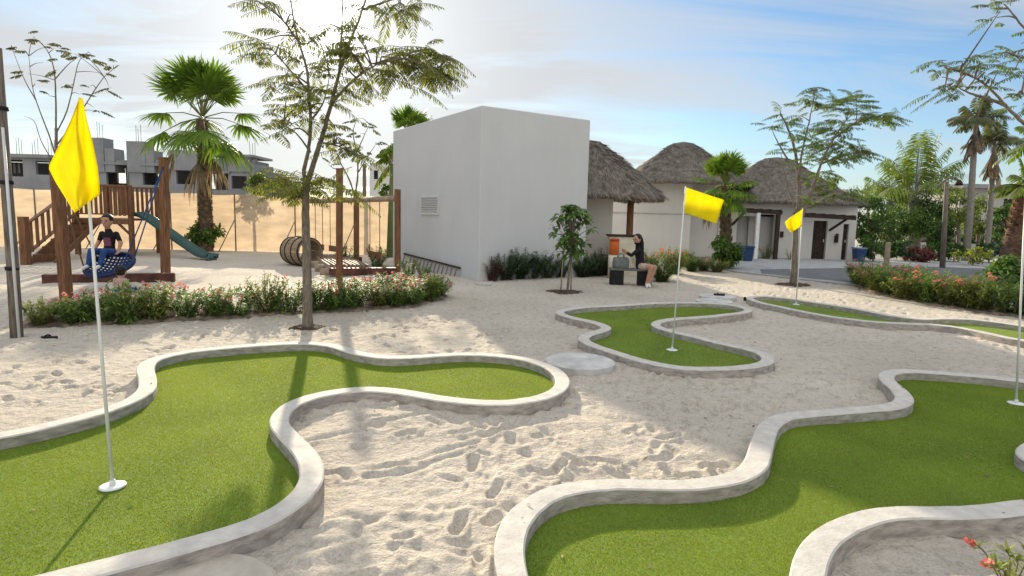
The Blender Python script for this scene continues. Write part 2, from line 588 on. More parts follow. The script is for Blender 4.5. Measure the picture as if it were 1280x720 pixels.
def closed_spline(P, step=0.05):
    P = np.asarray(P, float)
    n = len(P)
    out = []
    for i in range(n):
        p0, p1, p2, p3 = P[i - 1], P[i], P[(i + 1) % n], P[(i + 2) % n]
        # centripetal catmull-rom
        t = [0.0]
        for a, b in ((p0, p1), (p1, p2), (p2, p3)):
            t.append(t[-1] + max(1e-4, np.linalg.norm(b - a)) ** 0.5)
        k = max(2, int(np.linalg.norm(p2 - p1) / step))
        for u in np.linspace(t[1], t[2], k, endpoint=False):
            A1 = (t[1] - u) / (t[1] - t[0]) * p0 + (u - t[0]) / (t[1] - t[0]) * p1
            A2 = (t[2] - u) / (t[2] - t[1]) * p1 + (u - t[1]) / (t[2] - t[1]) * p2
            A3 = (t[3] - u) / (t[3] - t[2]) * p2 + (u - t[2]) / (t[3] - t[2]) * p3
            B1 = (t[2] - u) / (t[2] - t[0]) * A1 + (u - t[0]) / (t[2] - t[0]) * A2
            B2 = (t[3] - u) / (t[3] - t[1]) * A2 + (u - t[1]) / (t[3] - t[1]) * A3
            out.append((t[2] - u) / (t[2] - t[1]) * B1 + (u - t[1]) / (t[2] - t[1]) * B2)
    C = np.array(out)
    # resample evenly and smooth a little
    d = np.r_[0, np.cumsum(np.linalg.norm(np.roll(C, -1, 0) - C, axis=1))]
    m = int(d[-1] / step)
    s = np.linspace(0, d[-1], m, endpoint=False)
    CC = np.vstack([C, C[:1]])
    C = np.stack([np.interp(s, d, CC[:, k]) for k in range(C.shape[1])], 1)
    for _ in range(6):
        C = 0.25 * np.roll(C, 1, 0) + 0.5 * C + 0.25 * np.roll(C, -1, 0)
    return C


def inside(P, poly):
    """vectorised point in polygon"""
    x, y = P[:, 0], P[:, 1]
    r = np.zeros(len(P), bool)
    a = np.asarray(poly)[:, :2]
    b = np.roll(a, -1, 0)
    for (x1, y1), (x2, y2) in zip(a, b):
        if y1 == y2:
            continue
        c = ((y1 > y) != (y2 > y)) & (x < (x2 - x1) * (y - y1) / (y2 - y1) + x1)
        r ^= c
    return r


def triangulate(poly):
    from mathutils.geometry import tessellate_polygon
    return tessellate_polygon([[Vector((p[0], p[1], 0)) for p in poly]])


# ------------------------------------------------------------------ the putting greens
KH = 0.115      # kerb height
Z_T = 0.02    # turf level
green_px = {
    'A': [(0, 544), (66.6, 529.7), (120, 516.4), (164, 500), (182.4, 486.6), (184, 471), (181, 460), (191, 449), (231, 439.5), (284, 434), (346.5, 429.5), (389, 428.2), (420, 432), (446.6, 440.5), (486.6, 446.5), (531, 444.4), (575.4, 441.5), (620, 443), (664, 449.8), (694, 462), (704, 477), (691, 490.5), (655.4, 500.5), (615.4, 503), (566.5, 499.5), (522, 492), (486.6, 486.5), (451, 485), (411, 489.8), (371, 501), (352.4, 514), (348.5, 529), (362, 545.4), (382, 565.4), (391, 587.6), (384.4, 610), (357.8, 634.4), (326.7, 652.2), (275, 668.5), (177.7, 695), (88.8, 715.6), (20, 734), (-60, 748), (-200, 750), (-320, 715), (-330, 650), (-200, 580), (-80, 556)],
    'B': [(699.8, 389), (726.4, 384.2), (766, 382), (808.7, 379), (846, 378), (888, 378.5), (920, 382), (936, 387.3), (925.6, 391), (893.7, 394.4), (859, 397.4), (830, 400.5), (819, 404.3), (823, 408.5), (843, 414.4), (872.5, 421), (904, 429), (936, 436), (957.5, 444), (959, 451.6), (941.5, 456.9), (899, 460.8), (867, 460.8), (835, 457.7), (798, 449), (766, 438.8), (737, 429), (728.5, 422.9), (737, 417.6), (753, 413), (758.8, 409.6), (750.3, 405), (726.4, 399), (705, 393.7)],
    'C': [(641.7, 720), (636, 695), (637.5, 670), (645.8, 649), (670.8, 624.5), (712.5, 610), (766.7, 605.4), (820.8, 606.3), (875, 604.6), (920.8, 595.8), (944, 582), (949.5, 565), (954, 549), (962.5, 530), (983, 518.5), (1025, 515), (1075, 511.7), (1116.7, 508), (1131, 500), (1125, 488), (1111, 477), (1108, 467.5), (1125, 463), (1166.7, 464.6), (1225, 469.5), (1279, 475.8), (1335, 485), (1390, 500), (1400, 520), (1340, 541), (1295, 556), (1284, 568), (1303, 582), (1370, 590), (1440, 601), (1430, 617), (1360, 626), (1279, 632), (1233, 638.8), (1183, 640.3), (1133, 639.4), (1087.5, 645), (1045.8, 661), (1018, 687), (1009, 720), (1000, 770), (930, 820), (810, 836), (700, 810), (655, 765)],
    'D': [(937, 372), (951, 370), (984.7, 372.7), (1032.5, 379.5), (1077.5, 387), (1117, 394.7), (1150.6, 398.6), (1178.7, 397.5), (1212.5, 398.6), (1246, 402.6), (1280, 407.6), (1340, 417), (1385, 428), (1350, 436), (1280, 425), (1246, 418.6), (1212.5, 411.6), (1178.7, 406.4), (1145, 404.5), (1105.6, 403), (1060.6, 398.3), (1015.6, 391.3), (976, 383.4), (948, 377)],
}
green_label = {
    'A': "sunlit curving putting green with white kerb under the drooping yellow flag",
    'B': "small shaded S-shaped putting green beside the round concrete slab",
    'C': "large putting green at the lower right, split between sun and shade",
    'D': "long narrow putting green in front of the right flower hedge",
}
KW = {'A': 0.165, 'B': 0.165, 'C': 0.165, 'D': 0.15}
greens = {}
DENS = {'A': 24000, 'B': 5000, 'C': 24000, 'D': 1200}
for key, pxs in green_px.items():
    ctr = closed_spline([G(x, y, KH)[:2] for x, y in pxs], 0.06)
    nx = np.roll(ctr, -1, 0) - np.roll(ctr, 1, 0)
    nx /= np.linalg.norm(nx, axis=1)[:, None]
    # inward normal
    area = 0.5 * np.sum(ctr[:, 0] * np.roll(ctr[:, 1], -1) - np.roll(ctr[:, 0], -1) * ctr[:, 1])
    nin = np.stack([-nx[:, 1], nx[:, 0]], 1) * (1 if area > 0 else -1)
    h = KW[key] / 2
    greens[key] = dict(ctr=ctr, outer=ctr - nin * h, inner=ctr + nin * h)
    g0 = ctr.mean(0)
    root = thing('putting_green', green_label[key], 'putting green', (g0[0], g0[1], 0), group='mini golf putting greens')
    loc = np.array([g0[0], g0[1], 0])
    mb = MB()
    prof = [(-h, -0.08), (-h, KH - 0.010), (-h + 0.010, KH), (0, KH + 0.001), (h - 0.010, KH), (h, KH - 0.010), (h, -0.08)]
    n, k = len(ctr), len(prof)
    jit = np.convolve(rng.normal(0, 1, n + 20), np.ones(21) / 21, 'valid')[:n] * 0.012
    jz = np.convolve(rng.normal(0, 1, n + 14), np.ones(15) / 15, 'valid')[:n] * 0.012
    V = np.zeros((n, k, 3))
    for j, (a, z) in enumerate(prof):
        off = a * (1 + (jit / h if a != 0 else 0))
        V[:, j, :2] = ctr + nin * np.asarray(off).reshape(-1, 1) if np.ndim(off) else ctr + nin * off
        V[:, j, 2] = z + (jz if z > 0 else 0)
    i, j = np.meshgrid(np.arange(n), np.arange(k - 1), indexing='ij')
    i2 = (i + 1) % n
    Q = np.stack([i * k + j, i * k + j + 1, i2 * k + j + 1, i2 * k + j], -1).reshape(-1, 4)
    Qs = (Q[:, ::-1] if area > 0 else Q).reshape(n, k - 1, 4)
    mb.add(V.reshape(-1, 3) - loc, Qs[:, 1:-1].reshape(-1, 4))
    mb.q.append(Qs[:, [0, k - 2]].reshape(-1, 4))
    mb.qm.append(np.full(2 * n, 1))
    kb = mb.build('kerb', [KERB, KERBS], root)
    kb.data.set_sharp_from_angle(angle=math.radians(28))
    # turf: base sheet plus real blades
    tp = ctr + nin * (h - 0.02)
    mb = MB()
    mb.add(np.c_[tp, np.full(n, Z_T)] - loc, tris=triangulate(tp))
    lo, hi = tp.min(0), tp.max(0)
    cnt = int(DENS[key] * np.prod(hi - lo))
    B = rng.uniform(lo, hi, (cnt, 2))
    B = B[inside(B, ctr + nin * (h - 0.006))]
    # keep only the area anywhere near the view
    ang = np.degrees(np.arctan2(B[:, 0], B[:, 1]))
    dist = np.hypot(B[:, 0], B[:, 1])
    B = B[(np.abs(ang) < 52) & (dist > 1.9)]
    nb = len(B)
    if nb:
        hgt = rng.uniform(0.005, 0.009, nb)
        yaw = rng.uniform(0, 2 * PI, nb)
        lean = rng.uniform(0.1, 0.75, nb)
        la = rng.uniform(0, 2 * PI, nb)
        wdt = rng.uniform(0.0013, 0.0023, nb) * (1 if key in 'AC' else 2.2)
        sx = np.stack([np.cos(yaw), np.sin(yaw), 0 * yaw], 1) * wdt[:, None]
        b0 = np.c_[B, np.full(nb, Z_T)] - loc
        tip = b0 + np.stack([np.cos(la) * lean, np.sin(la) * lean, 1 + 0 * la], 1) * hgt[:, None]
        VV = np.stack([b0 - sx, b0 + sx, tip], 1).reshape(-1, 3)
        mb.add(VV, tris=np.arange(nb * 3).reshape(-1, 3), m=1)
    mb.build('turf', [TURFB, BLADE], root, smooth=False)


# ------------------------------------------------------------------ sand ground
HX0, HX1, HY0, HY1, HS = -15.0, 15.0, 1.2, 21.0, 0.02
hw, hh = int((HX1 - HX0) / HS), int((HY1 - HY0) / HS)
hm = np.zeros((hh, hw))


def vnoise(shape, cell):
    gh, gw = int(shape[0] / cell) + 3, int(shape[1] / cell) + 3
    g = rng.normal(0, 1, (gh, gw))
    yy = np.arange(shape[0]) / cell
    xx = np.arange(shape[1]) / cell
    y0, x0 = yy.astype(int), xx.astype(int)
    fy, fx = yy - y0, xx - x0
    fy, fx = fy * fy * (3 - 2 * fy), fx * fx * (3 - 2 * fx)
    a = g[y0][:, x0] * (1 - fx) + g[y0][:, x0 + 1] * fx
    b = g[y0 + 1][:, x0] * (1 - fx) + g[y0 + 1][:, x0 + 1] * fx
    return a * (1 - fy[:, None]) + b * fy[:, None]


hm += vnoise(hm.shape, 70) * 0.014 + vnoise(hm.shape, 28) * 0.009
rough = np.clip(0.55 + 0.5 * vnoise(hm.shape, 90), 0.12, 1.3)
hm += (vnoise(hm.shape, 11) * 0.009 + vnoise(hm.shape, 5) * 0.0050 + vnoise(hm.shape, 2.6) * 0.0018) * rough * 0.8
_yy, _xx = np.mgrid[0:hh, 0:hw]
_gx, _gy = _xx * HS + HX0, _yy * HS + HY0
_a, _b = G(745, 470)[:2], G(560, 660)[:2]
_t = np.clip(((_gx - _a[0]) * (_b[0] - _a[0]) + (_gy - _a[1]) * (_b[1] - _a[1])) / ((_b - _a) @ (_b - _a)), -.1, 1.2)
_d = np.hypot(_gx - _a[0] - _t * (_b[0] - _a[0]), _gy - _a[1] - _t * (_b[1] - _a[1]))
churn = np.exp(-(_d / .8) ** 2) + 0.38 * np.clip(vnoise(hm.shape, 60) + .35, 0, 1.2)
rid = (1 - np.abs(vnoise(hm.shape, 8)) * 1.3) * 0.013 + (1 - np.abs(vnoise(hm.shape, 4)) * 1.3) * 0.006
hm += churn * rid * 0.62


def stamp(x, y, a, ln, wd, dep):
    R_ = ln * 1.5
    i0, i1 = int((y - R_ - HY0) / HS), int((y + R_ - HY0) / HS)
    j0, j1 = int((x - R_ - HX0) / HS), int((x + R_ - HX0) / HS)
    i0, j0 = max(0, i0), max(0, j0)
    i1, j1 = min(hh, i1), min(hw, j1)
    if i1 <= i0 or j1 <= j0:
        return
    yy, xx = np.mgrid[i0:i1, j0:j1]
    dx, dy = xx * HS + HX0 - x, yy * HS + HY0 - y
    u = (dx * math.cos(a) + dy * math.sin(a)) / (ln / 2)
    v = (-dx * math.sin(a) + dy * math.cos(a)) / (wd / 2)
    v = v * (1 + 0.25 * np.cos(u * 2.5))
    r = np.sqrt(u * u + v * v)
    bowl = -dep * np.clip(1 - r ** 2.6, 0, 1) * (1 + 0.35 * u)
    rim = dep * 0.55 * np.exp(-((r - 1.25) / 0.26) ** 2)
    hm[i0:i1, j0:j1] += bowl + rim


# wandering tracks of footprints plus loose prints
for tr in range(74):
    x, y = rng.uniform(-9, 12), rng.uniform(1.5, 18)
    if tr < 34:
        x, y = rng.uniform(-1.8, 3.4), rng.uniform(2.2, 8.5)
    a = rng.uniform(0, 2 * PI)
    for s in range(int(rng.integers(6, 20))):
        side = 0.10 if s % 2 else -0.10
        stamp(x - math.sin(a) * side, y + math.cos(a) * side, a + rng.normal(0, .2), rng.uniform(.20, .29), rng.uniform(.09, .13), rng.uniform(.013, .036))
        st_ = rng.uniform(.32, .6)
        x += math.cos(a) * st_
        y += math.sin(a) * st_
        a += rng.normal(0, 0.22)
for _ in range(900):
    s = rng.uniform(.16, .27)
    stamp(rng.uniform(-7, 9), rng.uniform(5.5, 17), rng.uniform(0, 2 * PI), s, s * rng.uniform(.42, .6), rng.uniform(.018, .040))
for _ in range(1900):
    s = rng.uniform(.06, .24)
    stamp(rng.uniform(-10, 12), rng.uniform(1.5, 19), rng.uniform(0, 2 * PI), s, s * rng.uniform(.45, .9), rng.uniform(.008, .026))
# dragged furrows in the near sand
for (xa, ya, xb, yb) in ((300, 566, 650, 500), (430, 590, 620, 548), (430, 600, 610, 560), (380, 690, 500, 640), (560, 560, 690, 520), (350, 655, 470, 650)):
    p, q = G(xa, ya), G(xb, yb)
    t_ = ((_gx - p[0]) * (q[0] - p[0]) + (_gy - p[1]) * (q[1] - p[1])) / ((q - p) @ (q - p))
    d_ = ((_gx - p[0]) * (q[1] - p[1]) - (_gy - p[1]) * (q[0] - p[0])) / np.linalg.norm(q - p)
    d_ = d_ + .05 * np.sin(t_ * 5 + xa) + .02 * np.sin(t_ * 13)
    win = np.clip(np.minimum(t_, 1 - t_) * 6, 0, 1)
    hm += win * (-.016 * np.exp(-(d_ / .035) ** 2) + .010 * np.exp(-((d_ - .075) / .04) ** 2) + .006 * np.exp(-((d_ + .075) / .04) ** 2))


def paved_poly():
    return [G(905, 337), G(918, 340.5), G(1054, 356.5), G(1150, 364), G(1290, 368), G(1420, 372), At(1500, 300, 60), At(900, 300, 60)]


PAVEP = [(p[0], p[1]) for p in paved_poly()]


def grid_lines():
    az = np.radians(np.concatenate([np.linspace(-180, -62, 24, endpoint=False), np.linspace(-62, -47, 24, endpoint=False), np.linspace(-47, 47, 760, endpoint=False), np.linspace(47, 62, 24, endpoint=False), np.linspace(62, 180, 24, endpoint=False)]))
    r = [0.4, 0.9, 1.3, 1.7]
    while r[-1] < 13:
        r.append(r[-1] * 1.0062)
    while r[-1] < 22:
        r.append(r[-1] * 1.012)
    while r[-1] < 3500:
        r.append(r[-1] * 1.22)
    return az, np.array(r)


az, rr = grid_lines()
A_, R_ = np.meshgrid(az, rr)
X, Y = (R_ * np.sin(A_)).ravel(), (R_ * np.cos(A_)).ravel()
jx, iy = (X - HX0) / HS, (Y - HY0) / HS
ok = (jx > 1) & (jx < hw - 2) & (iy > 1) & (iy < hh - 2)
jj, ii = np.clip(jx, 0, hw - 2), np.clip(iy, 0, hh - 2)
j0, i0 = jj.astype(int), ii.astype(int)
fx, fy = jj - j0, ii - i0
Zg = (hm[i0, j0] * (1 - fx) * (1 - fy) + hm[i0, j0 + 1] * fx * (1 - fy) + hm[i0 + 1, j0] * (1 - fx) * fy + hm[i0 + 1, j0 + 1] * fx * fy)
edge = np.clip(np.minimum.reduce([X - HX0, HX1 - X, Y - HY0, HY1 - Y]) / 1.5, 0, 1)
Zg = np.where(ok, Zg * edge, 0.0)
P2 = np.stack([X, Y], 1)
for key, g in greens.items():
    lo, hi = g['outer'].min(0) - .1, g['outer'].max(0) + .1
    s = (P2 > lo).all(1) & (P2 < hi).all(1)
    idx = np.where(s)[0]
    ins = inside(P2[idx], g['ctr'])
    Zg[idx[ins]] = -0.03
inp = inside(P2, PAVEP)
Zg[inp] = -0.02
mb = MB()
nr, na = len(rr), len(az)
i, j = np.meshgrid(np.arange(nr - 1), np.arange(na), indexing='ij')
j2 = (j + 1) % na
Q = np.stack([i * na + j, (i + 1) * na + j, (i + 1) * na + j2, i * na + j2], -1).reshape(-1, 4)
V = np.vstack([np.stack([X, Y, Zg], 1), [[0, 0, 0]]])
mb.add(V, Q, [(nr * na, jq, (jq + 1) % na) for jq in range(na)])
tag(mb.build('ground', SAND), kind='structure')


def sand_z(x, y):
    if HX0 + .1 < x < HX1 - .1 and HY0 + .1 < y < HY1 - .1:
        return float(hm[int((y - HY0) / HS), int((x - HX0) / HS)])
    return 0.0


# paving and road in front of the huts
def sheet(name, poly, z, th, m, kind='structure'):
    mb = MB()
    n = len(poly)
    p = np.array([(a[0], a[1]) for a in poly])
    tr = triangulate(p)
    mb.add(np.vstack([np.c_[p, np.full(n, z)], np.c_[p, np.full(n, z - th)]]), [(i, (i + 1) % n, n + (i + 1) % n, n + i) for i in range(n)], tr)
    return flat(tag(mb.build(name, m), kind=kind))


sheet('pavement', paved_poly(), 0.05, 0.12, PAVE)
sheet('road', [G(950, 336.5, .06), G(952, 341.5, .06), G(1047, 351, .06), G(1150, 358, .06), G(1290, 362, .06), G(1420, 366, .06), At(1420, 341, 25.0) * 0 + G(1420, 343, .06), G(1290, 337, .06), G(1150, 333, .06)], 0.054, 0.02, ASPH)

# damp planting strips under the hedges
def strip(name, pxs, wdt, m, z=0.02):
    P = np.array([G(*p)[:2] for p in pxs])
    T = np.gradient(P, axis=0)
    T /= np.linalg.norm(T, axis=1)[:, None]
    Nn = np.stack([-T[:, 1], T[:, 0]], 1)
    if (Nn[:, 1].mean()) < 0:
        Nn = -Nn
    # dense strip with ragged edges and a slightly mounded section
    d = np.r_[0, np.cumsum(np.linalg.norm(np.diff(P, axis=0), axis=1))]
    s = np.arange(0, d[-1], 0.12)
    Pc = np.stack([np.interp(s, d, P[:, k]) for k in (0, 1)], 1)
    Nc = np.stack([np.interp(s, d, Nn[:, k]) for k in (0, 1)], 1)
    k = 9
    rows = []
    for u in np.linspace(0, 1, k):
        off = u * wdt + rng.normal(0, .05, len(s))
        zz = z + 0.05 * math.sin(PI * u) + rng.normal(0, .012, len(s)) - (0.06 if u in (0, 1) else 0)
        rows.append(np.c_[Pc + Nc * off[:, None], zz])
    V = np.array(rows)
    n = len(s)
    i, j = np.meshgrid(np.arange(k - 1), np.arange(n - 1), indexing='ij')
    mb = MB()
    mb.add(V.reshape(-1, 3), np.stack([i * n + j, i * n + j + 1, (i + 1) * n + j + 1, (i + 1) * n + j], -1).reshape(-1, 4))
    return tag(mb.build(name, m), kind='structure')


HEDGE_L = [(14, 412), (60, 410.5), (140, 408), (230, 403), (330, 397.5), (440, 391), (520, 385), (556, 379), (566, 370)]
HEDGE_R = [(1050, 353), (1075, 363), (1110, 374), (1160, 383), (1210, 390), (1270, 398), (1330, 406)]
strip('planting_bed', HEDGE_L, 1.5, MULCH)
strip('planting_bed', HEDGE_R, 1.5, MULCH)

# ------------------------------------------------------------------ flags
def flagstick(bx, by, tx, ty, outline, label, gap=0.014, wave=0.02):
    """outline: rows of (left px, left py, right px, right py) of the cloth, top to bottom"""
    b = G(bx, by, Z_T)
    D = b[1]
    t = At(tx, ty, D)
    root = thing('flagstick', label, 'golf flag', b, group='yellow golf flags')
    mb = MB()
    mb.tube([(0, 0, 0), (t - b) * 0.5, t - b], [0.0115, 0.010, 0.0085], 10)
    mb.build('pole', WHITEP, root)
    mb = MB()
    mb.tube([(0, 0, 0.003), (0, 0, 0.012), (0, 0, 0.016)], [0.078, 0.078, 0.066], 24)
    mb.tube([(0, 0, 0.012), (0, 0, 0.05)], [0.02, 0.016], 12)
    mb.build('cup_disc', WHITEP, root)
    mb = MB()
    nr_, nc = 26, 18
    O = np.array(outline, float)
    tt = np.linspace(0, 1, len(O))
    V = []
    for u in np.linspace(0, 1, nr_):
        lx, ly, rx_, ry_ = (np.interp(u, tt, O[:, k]) for k in range(4))
        for v in np.linspace(0, 1, nc):
            dd = wave * (math.sin(v * 7.5 + u * 2.2) * (0.25 + u) + 0.6 * math.sin(v * 3.1 - u * 4 + 1))
            V.append(At(lx + (rx_ - lx) * v, ly + (ry_ - ly) * v, D - gap + dd * min(1, 0.15 + abs(v - 0.5) * 2 + u)) - b)
    i, j = np.meshgrid(np.arange(nr_ - 1), np.arange(nc - 1), indexing='ij')
    mb.add(V, np.stack([i * nc + j, (i + 1) * nc + j, (i + 1) * nc + j + 1, i * nc + j + 1], -1).reshape(-1, 4))
    o = mb.build('flag', YELLOW, root)
    md = o.modifiers.new('thickness', 'SOLIDIFY')
    md.thickness = 0.003
    return root


flagstick(141, 609, 100, 122, [(99.5, 122.5, 103, 123), (91, 146, 107, 146), (76, 178, 115.5, 178), (60, 209, 121.5, 208), (69, 227, 123.5, 226), (82, 248, 124.5, 243), (93, 266, 117, 248)],
          "flagstick at the left whose yellow flag hangs limp, nearest to the camera", wave=0.045, gap=0.080)
flagstick(840, 438, 857, 233, [(856.5, 234, 905, 250), (855.5, 243, 902, 259), (854.5, 254, 899, 269), (853.5, 265.5, 895.5, 279.5)],
          "flagstick with yellow flag flying to the right on the small S-shaped green", wave=0.05)
flagstick(995, 381, 1003.5, 260, [(987.5, 272, 1004, 261), (981, 277.5, 1003.5, 268), (983, 284, 1003, 275), (989, 291, 1002.3, 282)],
          "smallest distant flagstick with yellow flag pointing left, by the slim tree", wave=0.05)
flagstick(1270, 505, 1282.5, 236, [(1286, 236, 1326, 248), (1286, 250, 1322, 262), (1285, 268, 1318, 280)],
          "flagstick at the far right edge, only its white pole in view", wave=0.03)

# ------------------------------------------------------------------ round slabs, small items
def slab(px, py, rad, label, th=0.10, m=None):
    c = G(px, py, th)
    mb = MB()
    a = np.arange(48) * 2 * PI / 48
    prof = [(0.0, th), (rad - .02, th), (rad, th - .012), (rad - .004, -0.06)]
    V = [[0, 0, th]] + [[r_ * math.cos(t), r_ * math.sin(t), z] for r_, z in prof[1:] for t in a]
    Q, T = [], []
    for q in range(48):
        T.append((0, 1 + q, 1 + (q + 1) % 48))
        for k in range(2):
            Q.append((1 + k * 48 + q, 1 + (k + 1) * 48 + q, 1 + (k + 1) * 48 + (q + 1) % 48, 1 + k * 48 + (q + 1) % 48))
    mb.add(V, Q, T)
    return _place(mb, 'tee_slab', m or SLAB, c, label, 'slab', 'round concrete tee slabs')


def _place(mb, name, m, c, label, cat, group=None):
    o = mb.build(name, m, smooth=False)
    o.location = (c[0], c[1], 0)
    return tag(o, label, cat, group)


slab(725, 450, 0.43, "round concrete slab in the sand between the sunny green and the S-shaped green")
slab(893, 375.5, 0.40, "round concrete slab behind the S-shaped green, the nearer of two")
slab(234, 748, 0.40, "round concrete slab at the bottom edge below the sunlit kerb", th=0.035, m=SANDSLAB)
s2 = slab(897, 369.5, 0.42, "round concrete slab behind the S-shaped green with dark sandals on it")


def sandal(c, yaw, label, m=DARKRB, two=True, cat='sandals', nm='sandal'):
    root = thing(nm, label, cat, c, yaw)
    for k, dx in enumerate((-0.06, 0.06) if two else (0,)):
        mb = MB()
        t = np.linspace(0, 2 * PI, 20, endpoint=False)
        for z0, z1 in ((0.0, 0.028),):
            ring = [(dx + 0.045 * math.cos(a) * (1 + 0.2 * math.sin(a)), 0.125 * math.sin(a)) for a in t]
            V = [(x, y, z0) for x, y in ring] + [(x, y, z1 + 0.012 * max(0, -y * 8)) for x, y in ring] + [(dx, 0, z0), (dx, 0, z1)]
            n = 20
            mb.add(V, [(i, (i + 1) % n, n + (i + 1) % n, n + i) for i in range(n)], [(2 * n, (i + 1) % n, i) for i in range(n)] + [(2 * n + 1, n + i, n + (i + 1) % n) for i in range(n)])
        mb.build('sole', m, root)
        mb = MB()
        a = np.linspace(0, PI, 9)
        mb.tube([(dx + 0.045 * math.cos(q), 0.03, 0.022 + 0.028 * math.sin(q)) for q in a], 0.011, 6)
        mb.build('strap', m, root)
    return root


cS = G(899, 369, .10)
sandal((cS[0], cS[1], .10), 1.3, "pair of dark sandals left on the pale round slab")
cS = G(62, 423.5)
sandal((cS[0], cS[1], sand_z(cS[0], cS[1])), 1.45, "single dark flip-flop lying on the sand near the leaning wooden pole", two=False, cat='flip-flop', nm='flip_flop')
cS = G(931, 376)
mb = MB()
mb.tube([(0, 0, -.02), (0, 0, .05), (0, 0, .085), (0, 0, .095)], [.03, .034, .03, .01], 10)
_place(mb, 'tee_marker', DARKRB, cS, "little dark knob standing on the sand at the tip of the narrow green", 'marker')
mb = MB()
mb.box((0, 0, 0.03), (0.42, 0.16, 0.06), 0.15)
cS = G(604, 356)
bevel(_place(mb, 'paving_stone', SLAB, cS, "small white stone at the foot of the white building's front corner", 'stone'))

# ------------------------------------------------------------------ white building
Nc = G(598, 351)
aL, aR = math.radians(-32), math.radians(58)
eL = np.array([math.sin(aL), math.cos(aL), 0])
eR = np.array([math.sin(aR), math.cos(aR), 0])
WL, WR, WHT = 6.75, 3.82, 4.84
wb = thing('white_building', "plain white flat-roofed building block with a small louvre vent", 'building', Nc)
rotB = np.stack([eR, eL, np.array([0, 0, 1.0])], 1)
mb = MB()
mb.box(eR * WR / 2 + eL * WL / 2 + np.array([0, 0, WHT / 2 - .15]), (WR, WL, WHT + .3), rotB)
bevel(mb.build('wall', WHITEWALL, wb), 0.025, 3)
mb = MB()
nL = -eR     # outward of left wall


def along_left(px, py):
    """point on the left wall seen at px, py"""
    d = ray(px, py)
    t = ((Nc - CAM) @ eR) / (d @ eR)
    return CAM + d * t - Nc


v0, v1 = along_left(527, 268), along_left(549.5, 244)
s0, s1 = v0 @ eL, v1 @ eL
z0, z1 = v0[2], v1[2]
for (a, b, c, d) in ((s0, s1, z0, z0 + .06), (s0, s1, z1 - .06, z1), (s0, s0 - .06, z0 + .06, z1 - .06), (s1 + .06, s1, z0 + .06, z1 - .06)):
    mb.box(eL * (a + b) / 2 + nL * .018 + np.array([0, 0, (c + d) / 2]), (.05, abs(a - b), d - c), rotB)
vf = mb.build('vent_frame', LOUVRE, wb, smooth=False)
mb = MB()
for q in range(7):
    zc = z0 + .06 + (z1 - z0 - .12) * (q + .5) / 7
    mb.box(eL * (s0 + s1) / 2 + nL * .014 + np.array([0, 0, zc]), (.075, abs(s0 - s1) - .125, .012), rotB @ ry(0.75))
mb.build('louvre', LOUVRE, vf, smooth=False)
# leaning lattice along the left wall
p0, p1 = along_left(507, 317), along_left(577, 335)
a0, a1 = p0 @ eL, p1 @ eL
zt = max(.2, (p0[2] + p1[2]) / 2)
lt = thing('lattice_rack', "low dark slatted rack leaning on the foot of the white building", 'rack', Nc)
mb = MB()
mb.bar(eL * a0 + nL * .06 + np.array([0, 0, p0[2]]), eL * a1 + nL * .06 + np.array([0, 0, p1[2]]), .06, .05)
mb.build('rail', DARKW, lt, smooth=False)
mb = MB()
for q in range(15):
    u = (q + .5) / 15
    aa = a0 + (a1 - a0) * u
    zz = p0[2] + (p1[2] - p0[2]) * u
    mb.bar(eL * aa + nL * .08 + np.array([0, 0, zz]), eL * (aa - .16) + nL * .26 + np.array([0, 0, 0.0]), .035, .02)
mb.build('slats', WOODG, lt, smooth=False)


# ------------------------------------------------------------------ walls with openings
def wallgrid(mb, x0, x1, z0, z1, holes, y0, y1, m=0):
    """wall slab in the XZ plane between depths y0 and y1 with rectangular holes (x0,x1,z0,z1)"""
    xs = sorted({x0, x1, *[min(max(h[k], x0), x1) for h in holes for k in (0, 1)]})
    zs = sorted({z0, z1, *[min(max(h[k], z0), z1) for h in holes for k in (2, 3)]})
    nx_, nz_ = len(xs) - 1, len(zs) - 1

    def solid(i, j):
        if not (0 <= i < nx_ and 0 <= j < nz_):
            return False
        cx, cz = (xs[i] + xs[i + 1]) / 2, (zs[j] + zs[j + 1]) / 2
        return not any(h[0] < cx < h[1] and h[2] < cz < h[3] for h in holes)
    for i in range(nx_):
        for j in range(nz_):
            if not solid(i, j):
                continue
            a, b, c, d = xs[i], xs[i + 1], zs[j], zs[j + 1]
            V = [(a, y0, c), (b, y0, c), (b, y0, d), (a, y0, d), (a, y1, c), (b, y1, c), (b, y1, d), (a, y1, d)]
            F = [(0, 1, 2, 3), (5, 4, 7, 6)]
            if not solid(i - 1, j): F.append((4, 0, 3, 7))
            if not solid(i + 1, j): F.append((1, 5, 6, 2))
            if not solid(i, j - 1): F.append((4, 5, 1, 0))
            if not solid(i, j + 1): F.append((3, 2, 6, 7))
            mb.add(V, F, m=m)


